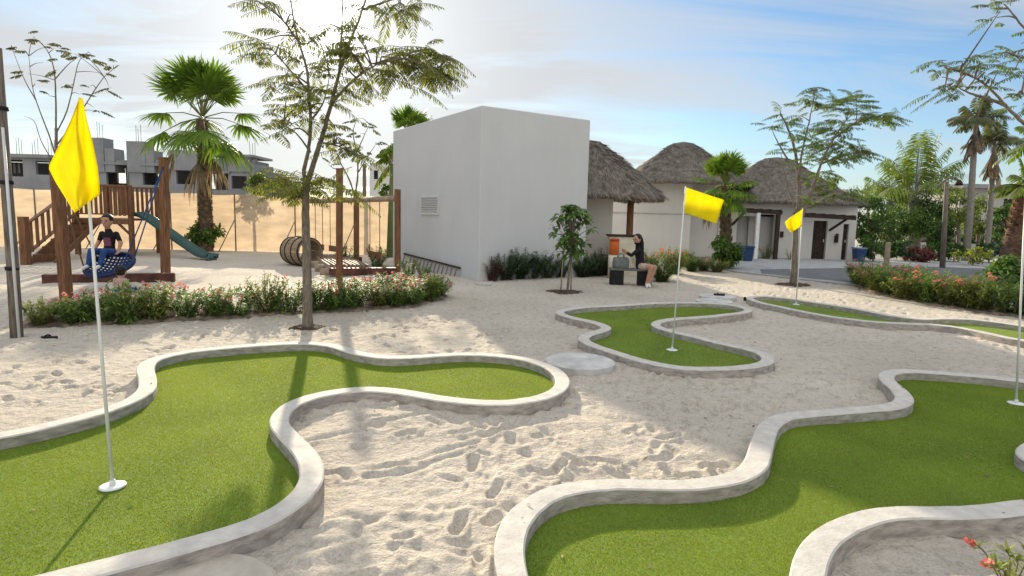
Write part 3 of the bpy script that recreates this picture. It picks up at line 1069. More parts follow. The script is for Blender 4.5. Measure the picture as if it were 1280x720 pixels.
def concrete_house(D, px0, px1, ytop, front, back, label, towers=(), slabs=(), cat='house', depth=3.6, rebars=()):
    ym = 215
    X = lambda p, d=D: At(p, ym, d)[0]
    pc = (px0 + px1) / 2
    Z = lambda y, d=D: At(pc, y, d)[2]
    root = thing('concrete_house', label, cat, (X(pc), D, 0), group='unfinished concrete houses behind the fence')
    off = np.array([X(pc), D, 0])

    def fin(mb, nm, m):
        mb.v = [v - off for v in mb.v]
        return flat(mb.build(nm, m, root))
    mb = MB()
    x0, x1, zt_ = X(px0), X(px1), Z(ytop)
    wallgrid(mb, x0, x1, 0, zt_, [(X(a), X(b), Z(d), Z(c)) for a, b, c, d in front], D, D + .25)
    B = D + depth
    wallgrid(mb, x0 - .003, x1 + .003, 0, zt_ - .3, [(X(a, B), X(b, B), Z(d, B), Z(c, B)) for a, b, c, d in back], B, B + .25)
    wallgrid_side = [(x0, x0 + .25), (x1 - .25, x1)]
    for a, b in wallgrid_side:
        mb.box(((a + b) / 2, (D + B + .25) / 2, (zt_ - .31) / 2), (.244, depth - .26, zt_ - .31))
    fin(mb, 'wall', RAWCONC)
    mb = MB()
    for (a, b, y, th, proud) in slabs:
        mb.box(((X(a) + X(b)) / 2, D + depth / 2 - proud / 2, Z(y) - th / 2), (X(b) - X(a), depth + proud, th))
    mb.box(((x0 + x1) / 2, D + depth / 2 + .12, zt_ - .15), (x1 - x0 - .52, depth - .3, .24))
    mb.box(((x0 + x1) / 2, D + depth / 2 + .12, 3.0), (x1 - x0 - .52, depth - .3, .2))
    fin(mb, 'roof_slab', RAWCONC)
    for (a, b, y, dd) in towers:
        mb = MB()
        mb.box(((X(a) + X(b)) / 2, D + dd / 2 - .12, (zt_ - 1 + Z(y)) / 2), (X(b) - X(a), dd, Z(y) - zt_ + 1))
        fin(mb, 'parapet_block', RAWCONC)
    for (a, y) in rebars:
        for k in range(3):
            mb = MB()
            mb.bar((X(a) + .15 * k, D + .2 + .1 * k, Z(y) - .6), (X(a) + .15 * k + rng.normal(0, .03), D + .2 + .1 * k, Z(y) + .9 + rng.uniform(0, .5)), .025)
            fin(mb, 'rebar', REBAR)
    return root


concrete_house(50, -60, 63, 194, [(12, 29, 199, 220), (45, 62, 200, 217), (-40, -10, 200, 218)], [(17, 19.5, 204, 216), (22.5, 25, 204, 216)], "leftmost unfinished grey house, low with two dark window openings", slabs=[(-62, 65, 192, .28, .3)], rebars=[(20, 192), (40, 192), (75 - 15, 192)])
concrete_house(50, 66, 160, 199, [(132.5, 159, 204.5, 230)], [(146, 157, 209, 228)], "unfinished grey house behind the drooping flag with stepped roof blocks", towers=[(117, 132, 172, 1.3), (133, 145, 185, 1.3), (80, 96, 190, 1.3)], slabs=[(130, 161, 202, .2, .2)], rebars=[(122, 172), (86, 190)])
concrete_house(49, 161, 204, 200, [(178, 201, 206, 231)], [(191, 199, 213, 230)], "narrow unfinished grey house with the tall stepped tower", towers=[(160.5, 183.5, 177, 1.3), (184, 194, 188, 1.3)], slabs=[(177, 206, 204, .2, .2)], rebars=[(170, 177)])
concrete_house(49, 208, 318, 198, [(220, 243, 213, 231), (260, 285, 214, 237), (289, 308, 219, 235)], [(222, 229, 215, 230), (262, 270, 217, 236)], "rightmost unfinished grey house with thin overhanging roof slab", towers=[(212, 250, 189, 1.3), (286, 314, 194, 1.3)], slabs=[(262, 319, 192.5, .18, .4), (258, 288, 213, .2, .2), (210, 320, 238, .3, .15)], rebars=[(258, 192), (312, 192)])

# far green-roofed shed and far white house
D = 46
c0 = At(329, 246, D)
g = thing('gabled_house', "small far house with dull green gabled roof behind the fence", 'house', (c0[0], D, 0))
mb = MB()
zz = At(329, 238, D)[2]
mb.box((0, 2, zz / 2), (2.6, 4, zz))
mb.build('wall', FARWALL, g, smooth=False)
mb = MB()
zr = At(326, 213, D)[2]
V = [(-1.5, -.3, zz), (1.5, -.3, zz), (0, -.3, zr), (-1.5, 4.3, zz), (1.5, 4.3, zz), (0, 4.3, zr)]
mb.add(V, [(0, 3, 5, 2), (1, 2, 5, 4), (0, 1, 4, 3)], [(0, 2, 1), (3, 4, 5)])
mb.build('roof', GREENRF, g, smooth=False)
D = 44
c0 = At(480, 240, D)
g = thing('white_house', "far white house seen through the gap left of the white building", 'house', (c0[0], D, 0))
mb = MB()
zt_ = At(480, 204, D)[2]
X0, X1 = At(462, 220, D)[0] - c0[0], At(512, 220, D)[0] - c0[0]
wallgrid(mb, X0, X1, 0, zt_, [(At(467, 220, D)[0] - c0[0], At(472.5, 220, D)[0] - c0[0], At(470, 224, D)[2], At(470, 213, D)[2])], 0, .3)
mb.box(((X0 + X1) / 2, 3.2, zt_ / 2 - .1), (X1 - X0, 5.7, zt_ - .2))
mb.build('wall', WHITEWALL, g, smooth=False)
mb = MB()
xa, xb, za, zb = At(467, 220, D)[0] - c0[0], At(472.5, 220, D)[0] - c0[0], At(470, 224, D)[2], At(470, 213, D)[2]
mb.box(((xa + xb) / 2, .2, (za + zb) / 2), (xb - xa - .02, .05, zb - za - .02))
mb.build('window', DARKIN, g, smooth=False)

# ------------------------------------------------------------------ shade-cloth fence
FB = [G(-260, 299.5), G(-120, 304), G(0, 308), G(150, 310.5), G(300, 313.5), G(430, 317.5), G(520, 321)]
FB = np.array(FB)
d_ = np.r_[0, np.cumsum(np.linalg.norm(np.diff(FB[:, :2], axis=0), axis=1))]
fe = thing('shade_cloth_fence', "long tan shade-cloth fence glowing in the sun behind the playground", 'fence', FB[2])
FHT = 2.42
s_ = np.arange(0, d_[-1], .2)
Pf = np.stack([np.interp(s_, d_, FB[:, k]) for k in range(3)], 1)
rows = []
for u in np.linspace(0, 1, 13):
    q = Pf.copy()
    q[:, 2] = .03 + u * FHT + .02 * np.sin(s_ * 2.6) * u
    q[:, 1] += .05 * np.sin(s_ * 1.9 + u * 3) * math.sin(PI * u) + .03 * np.sin(s_ * 5.3)
    rows.append(q - FB[2])
V = np.array(rows)
n = len(s_)
i, j = np.meshgrid(np.arange(12), np.arange(n - 1), indexing='ij')
mb = MB()
mb.add(V.reshape(-1, 3), np.stack([i * n + j, i * n + j + 1, (i + 1) * n + j + 1, (i + 1) * n + j], -1).reshape(-1, 4))
mb.build('shade_cloth', CLOTHF, fe)
for q in np.arange(.6, d_[-1], 2.7):
    P = np.array([np.interp(q, d_, FB[:, k]) for k in range(3)]) - FB[2]
    mb = MB()
    mb.tube([P + [0, -.12, 0], P + [0, -.12, FHT + .08]], .03, 8)
    mb.build('post', WOODG, fe)
    mb = MB()
    mb.tube([P + [-.45, -.75, 0], P + [-.02, -.14, 1.35]], .02, 6)
    mb.build('brace', WOODG, fe)

# ------------------------------------------------------------------ thatched huts
def thatch(root, c, rx_, ry_, ze, zt, rid, yaw, n_straw=9000, bulge=0.12, drop=0.16):
    nu, nv = 96, 22
    Rm = rz(yaw)
    V = []
    for v in range(nv):
        u = v / (nv - 1)
        z = ze + (zt - ze) * (u + bulge * math.sin(PI * u))
        for k in range(nu):
            t = 2 * PI * k / nu
            ex = 0.72
            cx = math.copysign(abs(math.cos(t)) ** ex, math.cos(t))
            cy = math.copysign(abs(math.sin(t)) ** ex, math.sin(t))
            x = cx * (rx_ * (1 - u) + rid * u)
            y = cy * (ry_ * (1 - u) + .22 * u)
            V.append((x, y, z))
    V = np.array(V)
    V += rng.normal(0, .018, V.shape)
    V = V @ Rm.T
    i, j = np.meshgrid(np.arange(nv - 1), np.arange(nu), indexing='ij')
    j2 = (j + 1) % nu
    Q = np.stack([i * nu + j, i * nu + j2, (i + 1) * nu + j2, (i + 1) * nu + j], -1).reshape(-1, 4)
    top = len(V)
    mb = MB()
    Vt = np.vstack([V, [[0, 0, V[-nu:, 2].mean() + .12]]])
    mb.add(Vt, Q, [((nv - 1) * nu + k, (nv - 1) * nu + (k + 1) % nu, top) for k in range(nu)])
    # underside
    low = V[:nu].copy()
    low[:, 2] -= drop
    inner = low * np.array([.86, .86, 1]) + np.array([0, 0, .22])
    mb.add(np.vstack([V[:nu], low, inner]), [(k, nu + k, nu + (k + 1) % nu, (k + 1) % nu) for k in range(nu)] + [(nu + k, 2 * nu + k, 2 * nu + (k + 1) % nu, nu + (k + 1) % nu) for k in range(nu)])
    # straw on the surface, pointing downslope, and a ragged fringe
    a = rng.integers(0, len(Q), n_straw)
    w_ = rng.uniform(0, 1, (n_straw, 2))
    q = V[Q[a]]
    p = (q[:, 0] * ((1 - w_[:, :1]) * (1 - w_[:, 1:])) + q[:, 1] * (w_[:, :1] * (1 - w_[:, 1:])) + q[:, 2] * (w_[:, :1] * w_[:, 1:]) + q[:, 3] * ((1 - w_[:, :1]) * w_[:, 1:]))
    dn = (q[:, 0] + q[:, 1]) - (q[:, 2] + q[:, 3])
    nn = np.cross(q[:, 1] - q[:, 0], q[:, 3] - q[:, 0])
    nn /= np.linalg.norm(nn, axis=1)[:, None] + 1e-9
    dn /= np.linalg.norm(dn, axis=1)[:, None] + 1e-9
    side = np.cross(nn, dn)
    dn = dn + side * rng.normal(0, .14, (n_straw, 1)) + nn * rng.uniform(.0, .055, (n_straw, 1))
    mb.leaves(p + nn * .015, dn, nn, rng.uniform(.18, .4, n_straw), rng.uniform(.012, .028, n_straw), m=1)
    nf = 1500
    k = rng.uniform(0, nu, nf)
    k0 = k.astype(int) % nu
    k1 = (k0 + 1) % nu
    f = (k - k.astype(int))[:, None]
    p = V[k0] * (1 - f) + V[k1] * f
    out = p * np.array([1, 1, 0])
    out = out / (np.linalg.norm(out, axis=1)[:, None] + 1e-9)
    mb.leaves(p + np.array([0, 0, -.02]) - out * .05, out * rng.uniform(.05, .5, (nf, 1)) + np.array([0, 0, -1.0]), out, rng.uniform(.10, .22, nf), rng.uniform(.015, .035, nf), m=1)
    mb.v = [v + np.array([c[0], c[1], 0]) for v in mb.v]
    return mb.build('roof', [THATCH, STRAW], root)


# hut 1: palapa just behind the white building
D = 21.0
c = At(727, 300, D)
h1 = thing('thatched_hut', "thatched hut half hidden behind the white building, roof low over a wooden post", 'hut', (c[0], D, 0), group='thatched huts')
thatch(h1, (0, 0), 2.68, 1.85, At(800, 246, D)[2], At(735, 179, D)[2], .5, 0, bulge=.04)
mb = MB()
xw0, xw1 = At(700, 300, D)[0] - c[0], At(764.5, 300, D - .6)[0] - c[0]
zt_ = At(750, 247, D)[2]
mb.box(((xw0 + xw1) / 2, .9, zt_ / 2 + .05), (xw1 - xw0, 3.0, zt_ + .1))
mb.build('wall', HUTWALL, h1, smooth=False)
mb = MB()
pp = At(786, 300, D - .6)
mb.tube([(pp[0] - c[0], -.6, 0), (pp[0] - c[0] + .01, -.6, 1.3), (pp[0] - c[0], -.6, zt_ + .25)], [.125, .115, .11], 10)
mb.build('post', WOOD, h1)

# hut 2
D = 32.0
c = At(845, 300, D)
h2 = thing('thatched_hut', "middle thatched hut with tall white wall behind the bench", 'hut', (c[0], D, 0), group='thatched huts')
thatch(h2, (.1, 0), 3.45, 3.0, At(845, 226, D - 2.5)[2], At(855, 180, D)[2], .55, 0.0, 11000, -.02)
zt_ = At(845, 222, D)[2]
mb = MB()
xa = At(745, 280, D - 1.9)[0] - c[0]
xb = At(863, 280, D - 1.9)[0] - c[0]
xc = At(900, 280, D - .9)[0] - c[0]
mb.box(((xa + xb) / 2, .4, zt_ / 2), (xb - xa, 4.6, zt_))
mb.box(((xb + xc) / 2, 1.0, zt_ / 2 - .1), (xc - xb - .006, 3.8, zt_ - .2))
mb.build('wall', HUTWALL, h2, smooth=False)
mb = MB()
zj = At(800, 266.5, D - 1.9)[2]
mb.box(((xa + xb) / 2, -1.91, zj), (xb - xa, .05, .05))
mb.build('wall_band', mat('band_paint', (0.42, 0.40, 0.37), .8), h2, smooth=False)

# hut 3
D = 31.0
pc = 985
c = At(pc, 310, D)
h3 = thing('thatched_hut', "right thatched hut with dark doors and brown pergola beams", 'hut', (c[0], D, 0), group='thatched huts')
XX = lambda p, d=D: At(p, 300, d)[0] - c[0]
ZZ = lambda p, y, d=D: At(p, y, d)[2]
cr = At(968, 250, D + 2.6)
thatch(h3, (cr[0] - c[0], 2.6), 4.45, 3.3, ZZ(1000, 252, D - .4), ZZ(970, 199, D + 2.6), .70, 0.0, 11000, -.02)
zt_ = ZZ(985, 251)
mb = MB()
x0, x1 = XX(897), XX(1069)
zd = ZZ(1024, 276)
holes = [(XX(1015.5), XX(1033), -1, zd), (XX(1053), XX(1060), -1, ZZ(1056, 280)), (XX(946.5), XX(968), -1, ZZ(957, 268)), (XX(920), XX(944), -1, ZZ(930, 270))]
wallgrid(mb, x0, x1, 0, zt_, holes, 0, .3)
mb.box(((x0 + x1) / 2, 4.9, zt_ / 2), (x1 - x0, .3, zt_))
mb.box((x0 + .15, 2.5, zt_ / 2), (.294, 4.4, zt_ - .01))
mb.box((x1 - .15, 2.5, zt_ / 2), (.294, 4.4, zt_ - .01))
mb.box((XX(932), .95, ZZ(930, 270) / 2), (XX(944) - XX(920) + .3, .1, ZZ(930, 270)))
mb.box((XX(957), .75, ZZ(930, 270) / 2), (XX(968) - XX(946.5) + .4, .1, ZZ(930, 270)))
mb.build('wall', HUTWALL, h3, smooth=False)
for (pa, pb, y) in ((1015.5, 1033, 276), (1053, 1060, 280)):
    mb = MB()
    zz = ZZ(1024, y)
    w_ = XX(pb) - XX(pa)
    mb.box(((XX(pa) + XX(pb)) / 2, .17, zz / 2), (w_ - .01, .06, zz - .01))
    for q in range(int(max(2, w_ / .16))):
        mb.box((XX(pa) + (q + .5) * w_ / int(max(2, w_ / .16)), .135, zz / 2), (.10, .03, zz - .1))
    dr = mb.build('door', DARKW, h3, smooth=False)
    mb = MB()
    mb.box((XX(pa) + w_ - .1, .10, 1.0), (.03, .05, .14))
    mb.build('handle', LOUVRE, dr, smooth=False)


def pergola(pxa, pya, pxb, pyb, brace, posts, d):
    mb = MB()
    a, b = At(pxa, pya, D - d), At(pxb, pyb, D - d)
    off = np.array([c[0], D, 0])
    a2, b2 = At(pxa + 1, pya, D) - off, At(pxb + .5, pyb, D) - off
    mb.bar(a - off, b - off, .14, .18)
    for u in np.linspace(.04, .96, 6):
        p = (a - off) * (1 - u) + (b - off) * u
        mb.bar(p + [0, -.12, .10], [p[0], -.005, p[2] + .10], .08, .09)
    pg = mb.build('pergola', DARKW, h3, smooth=False)
    mb = MB()
    (u0, v0), (u1, v1) = brace
    mb.bar(At(u0, v0, D - .05) - off, At(u1, v1, D - d + .05) - off, .09)
    mb.build('brace', DARKW, pg, smooth=False)
    for (pp, y0_, m_) in posts:
        q = At(pp, 300, D - d) - off
        mb = MB()
        zt2 = At(pp, y0_, D - d)[2]
        mb.box((q[0], q[1], zt2 / 2), (.17, .17, zt2))
        mb.build('post', m_, pg, smooth=False)


pergola(914, 262.5, 977.5, 266, ((915, 281), (931, 265)), [(945.5, 266, WHITEP), (970.5, 268, DARKW)], 1.1)
pergola(1002, 269, 1069.5, 273, ((1037, 288), (1058, 274)), [], 1.0)
mb = MB()
mb.box((XX(1044.5), -.06, ZZ(1044, 299)), (.16, .12, .34))
mb.tube([(XX(1044.5), -.10, ZZ(1044, 303)), (XX(1044.5), -.12, ZZ(1044, 292))], .07, 8)
mb.build('wall_lamp', DARKW, h3, smooth=False)
mb = MB()
mb.box((XX(976), -.05, ZZ(976, 293)), (.15, .1, .3))
mb.build('wall_lamp', DARKW, h3, smooth=False)


# ------------------------------------------------------------------ bins, bollard, lamp, pole
def bin_(px, py, label):
    b = G(px, py, .05)
    root = thing('waste_bin', label, 'bin', b, group='blue bins by the huts')
    mb = MB()
    w0, w1, h_ = .20, .25, .62
    V = [(x * w0, y * w0, 0) for x, y in ((-1, -1), (1, -1), (1, 1), (-1, 1))] + [(x * w1, y * w1, h_) for x, y in ((-1, -1), (1, -1), (1, 1), (-1, 1))]
    mb.add(V, [(0, 1, 5, 4), (1, 2, 6, 5), (2, 3, 7, 6), (3, 0, 4, 7), (3, 2, 1, 0), (4, 5, 6, 7)])
    bevel(mb.build('body', BLUEPL, root), .03)
    mb = MB()
    mb.box((0, 0, h_ + .045), (.54, .54, .07))
    mb.box((0, -.27, h_ + .02), (.36, .05, .05))
    bevel(mb.build('lid', BLUEPL if 'right' not in label else mat('pale_blue_plastic', (.16, .22, .32), .5), root), .02)


bin_(933, 326, "dark blue bin under the pergola beside the fan palm")
bin_(1073, 327, "blue bin with paler lid at the right corner of the right hut")
b = G(1107, 337)
mb = MB()
mb.tube([(0, 0, -.1), (.01, 0, .5), (0, 0, 1.12), (0, 0, 1.16)], [.11, .105, .10, .07], 12)
_place(mb, 'bollard', WOODL, b, "short round wooden post standing beside the right flower hedge", 'post')

b = G(1178, 336)
lp = thing('street_lamp', "slim wooden lamp post with curved arm behind the right hedge", 'street lamp', b)
mb = MB()
top = At(1183.5, 227, b[1]) - b
mb.tube([(0, 0, -.1), top * .5, top], [.12, .105, .09], 10)
mb.build('post', WOODG, lp)
mb = MB()
arm = [At(x, y, b[1]) - b for x, y in ((1171, 236), (1179, 227), (1186, 222.5), (1193, 222), (1199, 226))]
mb.tube(arm, .045, 8)
mb.build('arm', WOODG, lp)
mb = MB()
q = arm[-1]
mb.tube([q + [0, 0, .05], q + [0, 0, -.05], q + [0, 0, -.2]], [.05, .13, .17], 12)
mb.build('lamp_shade', DARKW, lp)

b = G(21, 422)
wp = thing('wooden_pole', "tall weathered wooden pole leaning at the left edge with a thin pipe", 'pole', b)
t = At(-3.5, 60, b[1]) - b
mb = MB()
mb.tube([(0, 0, -.15), t * .3 + [.01, 0, 0], t * .6, t], [.078, .072, .065, .055], 10)
mb.build('pole', WOODG, wp)
mb = MB()
t2 = At(3.5, 160, b[1]) - b
mb.tube([(.085, -.06, -.1), (t2 + [.05, -.06, 0])], .018, 8)
mb.build('conduit', LOUVRE, wp)
for u in (.25, .55, .8):
    p = t * u
    mb = MB()
    mb.tube([p + [0, 0, -.025], p + [0, 0, .025]], .082, 10)
    mb.build('strap', DARKRB, wp)


# ------------------------------------------------------------------ playground
def post(px0, py0, px1, py1, w_, label, m=WOOD, nm='playground_post'):
    b = G(px0, py0)
    t = At(px1, py1, b[1]) - b
    root = thing(nm, label, 'post', b, group='brown playground posts')
    mb = MB()
    mb.bar((0, 0, -.2), t, w_)
    bevel(mb.build('post', m, root), .015)
    mb = MB()
    mb.box(t + [0, 0, .012], (w_ * 1.04, w_ * 1.04, .03))
    bevel(mb.build('cap', m, root), .008)
    return b, t


bA, tA = post(84, 379, 70, 207, .165, "brown post behind the drooping flag, nearer of the two holding the basket swing")
bB, tB = post(207, 347.5, 204.5, 198, .18, "brown post right of the boy, farther of the two holding the basket swing")
post(424, 366, 424.5, 212, .13, "tall slim brown post right of the feathery tree trunk, in front of the swing frame")

# swing frame
fp = [(381, 319, 381, 243), (445.5, 329, 445.5, 240), (497, 340.5, 497, 236.5)]
base = [G(a, b) for a, b, _, _ in fp]
sf = thing('swing_frame', "brown timber swing frame of three posts beside the white building", 'swing frame', base[1])
tops = []
for (a, b_, cx_, cy_), bb in zip(fp, base):
    tp_ = At(cx_, cy_, bb[1])
    tops.append(tp_)
    mb = MB()
    mb.bar(bb - base[1] - [0, 0, .2], tp_ - base[1], .17)
    bevel(mb.build('post', WOOD, sf), .015)
for k in range(2):
    a, b_ = tops[k] - base[1] - [0, 0, .28], tops[k + 1] - base[1] - [0, 0, .28]
    dv = (b_ - a) / np.linalg.norm(b_ - a)
    mb = MB()
    mb.tube([a + dv * .1, (a + b_) / 2, b_ - dv * .1], .095, 12)
    mb.build('beam', WOODL, sf)


def swing(pa, pb, k, u0, u1, zs, label):
    A_, B_ = tops[k] - [0, 0, .37], tops[k + 1] - [0, 0, .37]
    P, Q_ = A_ * (1 - u0) + B_ * u0, A_ * (1 - u1) + B_ * u1
    root = thing('plank_swing', label, 'swing', ((P + Q_) / 2) * [1, 1, 0] + [0, 0, zs], group='plank swings on ropes')
    o = np.array(root.location)
    for z_ in (P, Q_):
        mb = MB()
        e = z_ * [1, 1, 0] + [0, 0, zs]
        mb.tube([z_ - o, (z_ + e) / 2 - o, e - o], .014, 6)
        mb.build('rope', ROPE, root)
    mb = MB()
    mb.bar(P * [1, 1, 0] - o * [1, 1, 0] + (P - Q_) * [.08, .08, 0], Q_ * [1, 1, 0] - o * [1, 1, 0] - (P - Q_) * [.08, .08, 0], .06, .22)
    mb.build('seat', WOOD, root, smooth=False)


swing(0, 0, 0, .22, .37, .42, "plank swing hanging behind the tree trunk, leftmost under the beam")
swing(0, 0, 0, .52, .74, .42, "plank swing hanging behind the tall slim brown post")
swing(0, 0, 1, .36, .60, .42, "plank swing hanging in the right bay next to the white building")

# low timber deck
FL, FR, BL, BR = G(411, 345), G(495, 344), G(389, 328), G(452, 327.5)
dk = thing('timber_deck', "low timber deck edged with dark red beams under the swings", 'deck', FL)
mb = MB()
mb.bar(FL + [0, 0, .13] - FL, FR + [0, 0, .13] - FL, .26, .2)
bevel(mb.build('beam', WOODR, dk), .015)
mb = MB()
mb.bar(BL + [0, 0, .10] - FL, BR + [0, 0, .10] - FL, .2, .18)
bevel(mb.build('beam', WOODR, dk), .015)
mb = MB()
nP = 10
for q in range(nP):
    u = (q + .5) / nP * .62
    a = FL * (1 - u) + FR * u + [0, 0, .19 + .01 * rng.normal()]
    b_ = BL * (1 - u) + BR * u + [0, 0, .19]
    mb.bar(a * .97 + b_ * .03 - FL, a * .04 + b_ * .96 - FL, .04, .24)
mb.build('planks', WOODL, dk, smooth=False)
for q in range(4):
    p = FL * (1 - q / 3.6) + BL * (q / 3.6)
    mb = MB()
    mb.tube([p + [-.22, -.1, .12] - FL, p + [.2, .06, .14] - FL], .10, 10)
    mb.build('log', WOODL, dk)

# barrel tunnel
fc, bc = At(388, 317, 20.0), At(364.5, 312.5, 20.75)
ax = (bc - fc) * [1, 1, 0]
ax /= np.linalg.norm(ax)
rad = 17.2 / PX(20.0)
fc[2] = rad + .02
bt = thing('crawl_tunnel', "round wooden barrel crawl tunnel lying on the playground sand", 'play tunnel', fc * [1, 1, 0])
up = np.array([0, 0, 1.0])
sd_ = np.cross(up, ax)
mb = MB()
ns = 22
LNG = 1.15
for q in range(ns):
    t0, t1 = 2 * PI * (q + .03) / ns, 2 * PI * (q + .97) / ns
    V = []
    for v in np.linspace(0, 1, 7):
        r_ = rad * (0.97 + .09 * math.sin(PI * v))
        for (t, dr_) in ((t0, 0), (t1, 0), (t1, -.04), (t0, -.04)):
            V.append(ax * (v * LNG) + (sd_ * math.cos(t) + up * math.sin(t)) * (r_ + dr_) + up * fc[2])
    Q = []
    for v in range(6):
        for e in range(4):
            Q.append((v * 4 + e, v * 4 + (e + 1) % 4, v * 4 + 4 + (e + 1) % 4, v * 4 + 4 + e))
    Q += [(3, 2, 1, 0), (24, 25, 26, 27)]
    mb.add(V, Q)
mb.build('staves', BARREL, bt, smooth=False)
for v in (0.03, .35, .68, .97):
    mb = MB()
    r_ = rad * (0.97 + .09 * math.sin(PI * v)) + .012
    a = np.linspace(0, 2 * PI, 41)
    mb.tube([ax * (v * LNG) + (sd_ * math.cos(t) + up * math.sin(t)) * r_ + up * fc[2] for t in a], .018 if v > .1 else .03, 6, cap=False)
    mb.build('hoop', DARKW, bt)

# play tower
D = 22.4
o = G(131, 319.5)
o[1] = D
tw = thing('play_tower', "brown wooden play tower with slatted railing and stairs", 'play tower', o * [1, 1, 0])
o = o * [1, 1, 0]
xa, xb = At(97, 300, D)[0] - o[0], At(165, 300, D)[0] - o[0]
zp = At(131, 273, D)[2]
zr_ = At(131, 232, D)[2]
DP = 1.7
for (x, y) in ((xa, 0), (xb, 0), (xa, DP), (xb, DP)):
    mb = MB()
    mb.bar((x, y, -.1), (x, y, zr_ + .05), .15)
    bevel(mb.build('post', WOOD, tw), .012)
mb = MB()
mb.box(((xa + xb) / 2, DP / 2, zp - .03), (xb - xa + .14, DP + .14, .06))
mb.box(((xa + xb) / 2, -.085, zp - .1), (xb - xa + .2, .04, .2))
mb.build('platform', WOOD, tw, smooth=False)
mb = MB()
mb.bar((xa, -.09, zr_), (xb, -.09, zr_), .10, .06)
mb.bar((xa, -.09, zp + .16), (xb, -.09, zp + .16), .09, .05)
ns = 11
for q in range(ns):
    x = xa + (xb - xa) * (q + .5) / ns
    mb.box((x, -.10, (zr_ + zp) / 2 + .1), (.10, .022, zr_ - zp - .12))
mb.build('railing', WOOD, tw, smooth=False)
mb = MB()
for y in (DP + .09,):
    mb.bar((xa, y, zr_), (xb, y, zr_), .10, .06)
    for q in range(ns):
        x = xa + (xb - xa) * (q + .5) / ns
        mb.box((x, y, (zr_ + zp) / 2 + .05), (.10, .022, zr_ - zp - .05))
mb.build('railing', WOOD, tw, smooth=False)
for sx, xx in ((1, xa + .12), (-1, xb - .12)):
    mb = MB()
    mb.bar((xx - .05 * sx, -.02, zp - .55), (xx + .4 * sx, -.02, zp - .12), .07)
    mb.build('bracket', WOOD, tw, smooth=False)
# stairs
sb = G(33, 331) - o
st_top = np.array([xa - .05, .2, zp])
wv = np.array([.25, .85, 0])
wv = wv / np.linalg.norm(wv) * .85
mb = MB()
for q in range(6):
    u = (q + .7) / 6.4
    p = sb * (1 - u) + st_top * u
    mb.bar(p, p + wv, .05, .26)
for e in (0, 1):
    mb.bar(sb + wv * e + [0, 0, -.02], st_top + wv * e + [0, 0, -.08], .05, .2)
mb.build('stairs', WOOD, tw, smooth=False)
mb = MB()
hgt = 1.05
pt = At(31, 271, sb[1] + D) - o
mb.bar(sb + [0, 0, -.1], sb + [0, 0, hgt + .4], .2)
mb.bar(sb + [0, 0, hgt + .12], st_top + [0, 0, hgt + .1], .10, .05)
mb.bar(sb + [0, 0, .3], st_top + [0, 0, .25], .10, .05)
for q in range(9):
    u = (q + 1) / 10
    p = sb * (1 - u) + st_top * u
    mb.box(p + [0, 0, .7], (.10, .03, .95))
mb.build('stair_railing', WOOD, tw, smooth=False)
# slide
cl_ = [At(x, y, d) for x, y, d in ((166, 268, 22.9), (176, 268.5, 22.8), (186, 273, 22.7), (204, 286, 22.5), (224, 300.5, 22.2), (242, 312.5, 21.9), (252, 319, 21.7), (266, 322, 21.4))]
cl_ = np.array(cl_)
tt = np.linspace(0, 1, len(cl_))
un = np.linspace(0, 1, 40)
cs = np.stack([np.interp(un, tt, cl_[:, k]) for k in range(3)], 1)
for _ in range(4):
    cs[1:-1] = .25 * cs[:-2] + .5 * cs[1:-1] + .25 * cs[2:]
cs -= o
cs[:, 2] = np.maximum(cs[:, 2], .12)
T = np.gradient(cs, axis=0)
T[:, 2] = 0
T /= np.linalg.norm(T, axis=1)[:, None]
S_ = np.stack([-T[:, 1], T[:, 0], 0 * T[:, 0]], 1)
prof = [(-.24, .10), (-.22, .11), (-.20, .09), (-.17, .0), (0, -.01), (.17, 0), (.20, .09), (.22, .11), (.24, .10), (.22, -.05), (0, -.06), (-.22, -.05)]
V = np.array([[c_ + s_1 * a + np.array([0, 0, z]) for a, z in prof] for c_, s_1 in zip(cs, S_)])
k = len(prof)
i, j = np.meshgrid(np.arange(39), np.arange(k), indexing='ij')
j2 = (j + 1) % k
mb = MB()
mb.add(V.reshape(-1, 3), np.stack([i * k + j, i * k + j2, (i + 1) * k + j2, (i + 1) * k + j], -1).reshape(-1, 4))
mb.box(cs[-1] + [-.05, 0, -.1], (.12, .55, .25))
mb.build('slide', TEAL, tw)

# low timber border near the basket swing
a, b_ = G(54, 354), G(219, 351.5)
mb = MB()
mb.bar(a * 0 + [0, 0, .10], b_ - a + [0, 0, .10], .20, .22)
te = mb.build('timber_border', WOODR, smooth=False)
te.location = a
bevel(te, .012)
tag(te, "low dark red timber border on the sand behind the two swing posts", 'timber border')

# thin pole behind swings
b = G(455.5, 316)
mb = MB()
tp_ = At(455.5, 205, b[1]) - b
mb.tube([(0, 0, -.1), tp_ * .5, tp_], [.10, .09, .08], 8)
_place(mb, 'utility_pole', WOODG, b, "thin dark pole standing behind the swing frame near the fence", 'pole')


# ------------------------------------------------------------------ people
def skinned(joints, edges):
    """limbs as chains of overlapping ellipsoids, later fused into one skin"""
    mb = MB()
    for a, b in edges:
        (pa, ra), (pb, rb) = joints[a], joints[b]
        ra = np.array((ra, ra) if np.isscalar(ra) else ra, float)
        rb = np.array((rb, rb) if np.isscalar(rb) else rb, float)
        if a in ('chest', 'pelvis') and b[:2] in ('sh', 'hi'):
            ra = np.minimum(ra, rb * 1.15)
        d = pb - pa
        ln = np.linalg.norm(d)
        n_ = max(4, int(ln / (min(ra.min(), rb.min()) * .35)))
        for u in np.linspace(0, 1, n_):
            r_ = ra * (1 - u) + rb * u
            mb.ell(pa + d * u, (r_[0], r_[1], r_.mean()), nu=12, nv=8)
    return mb


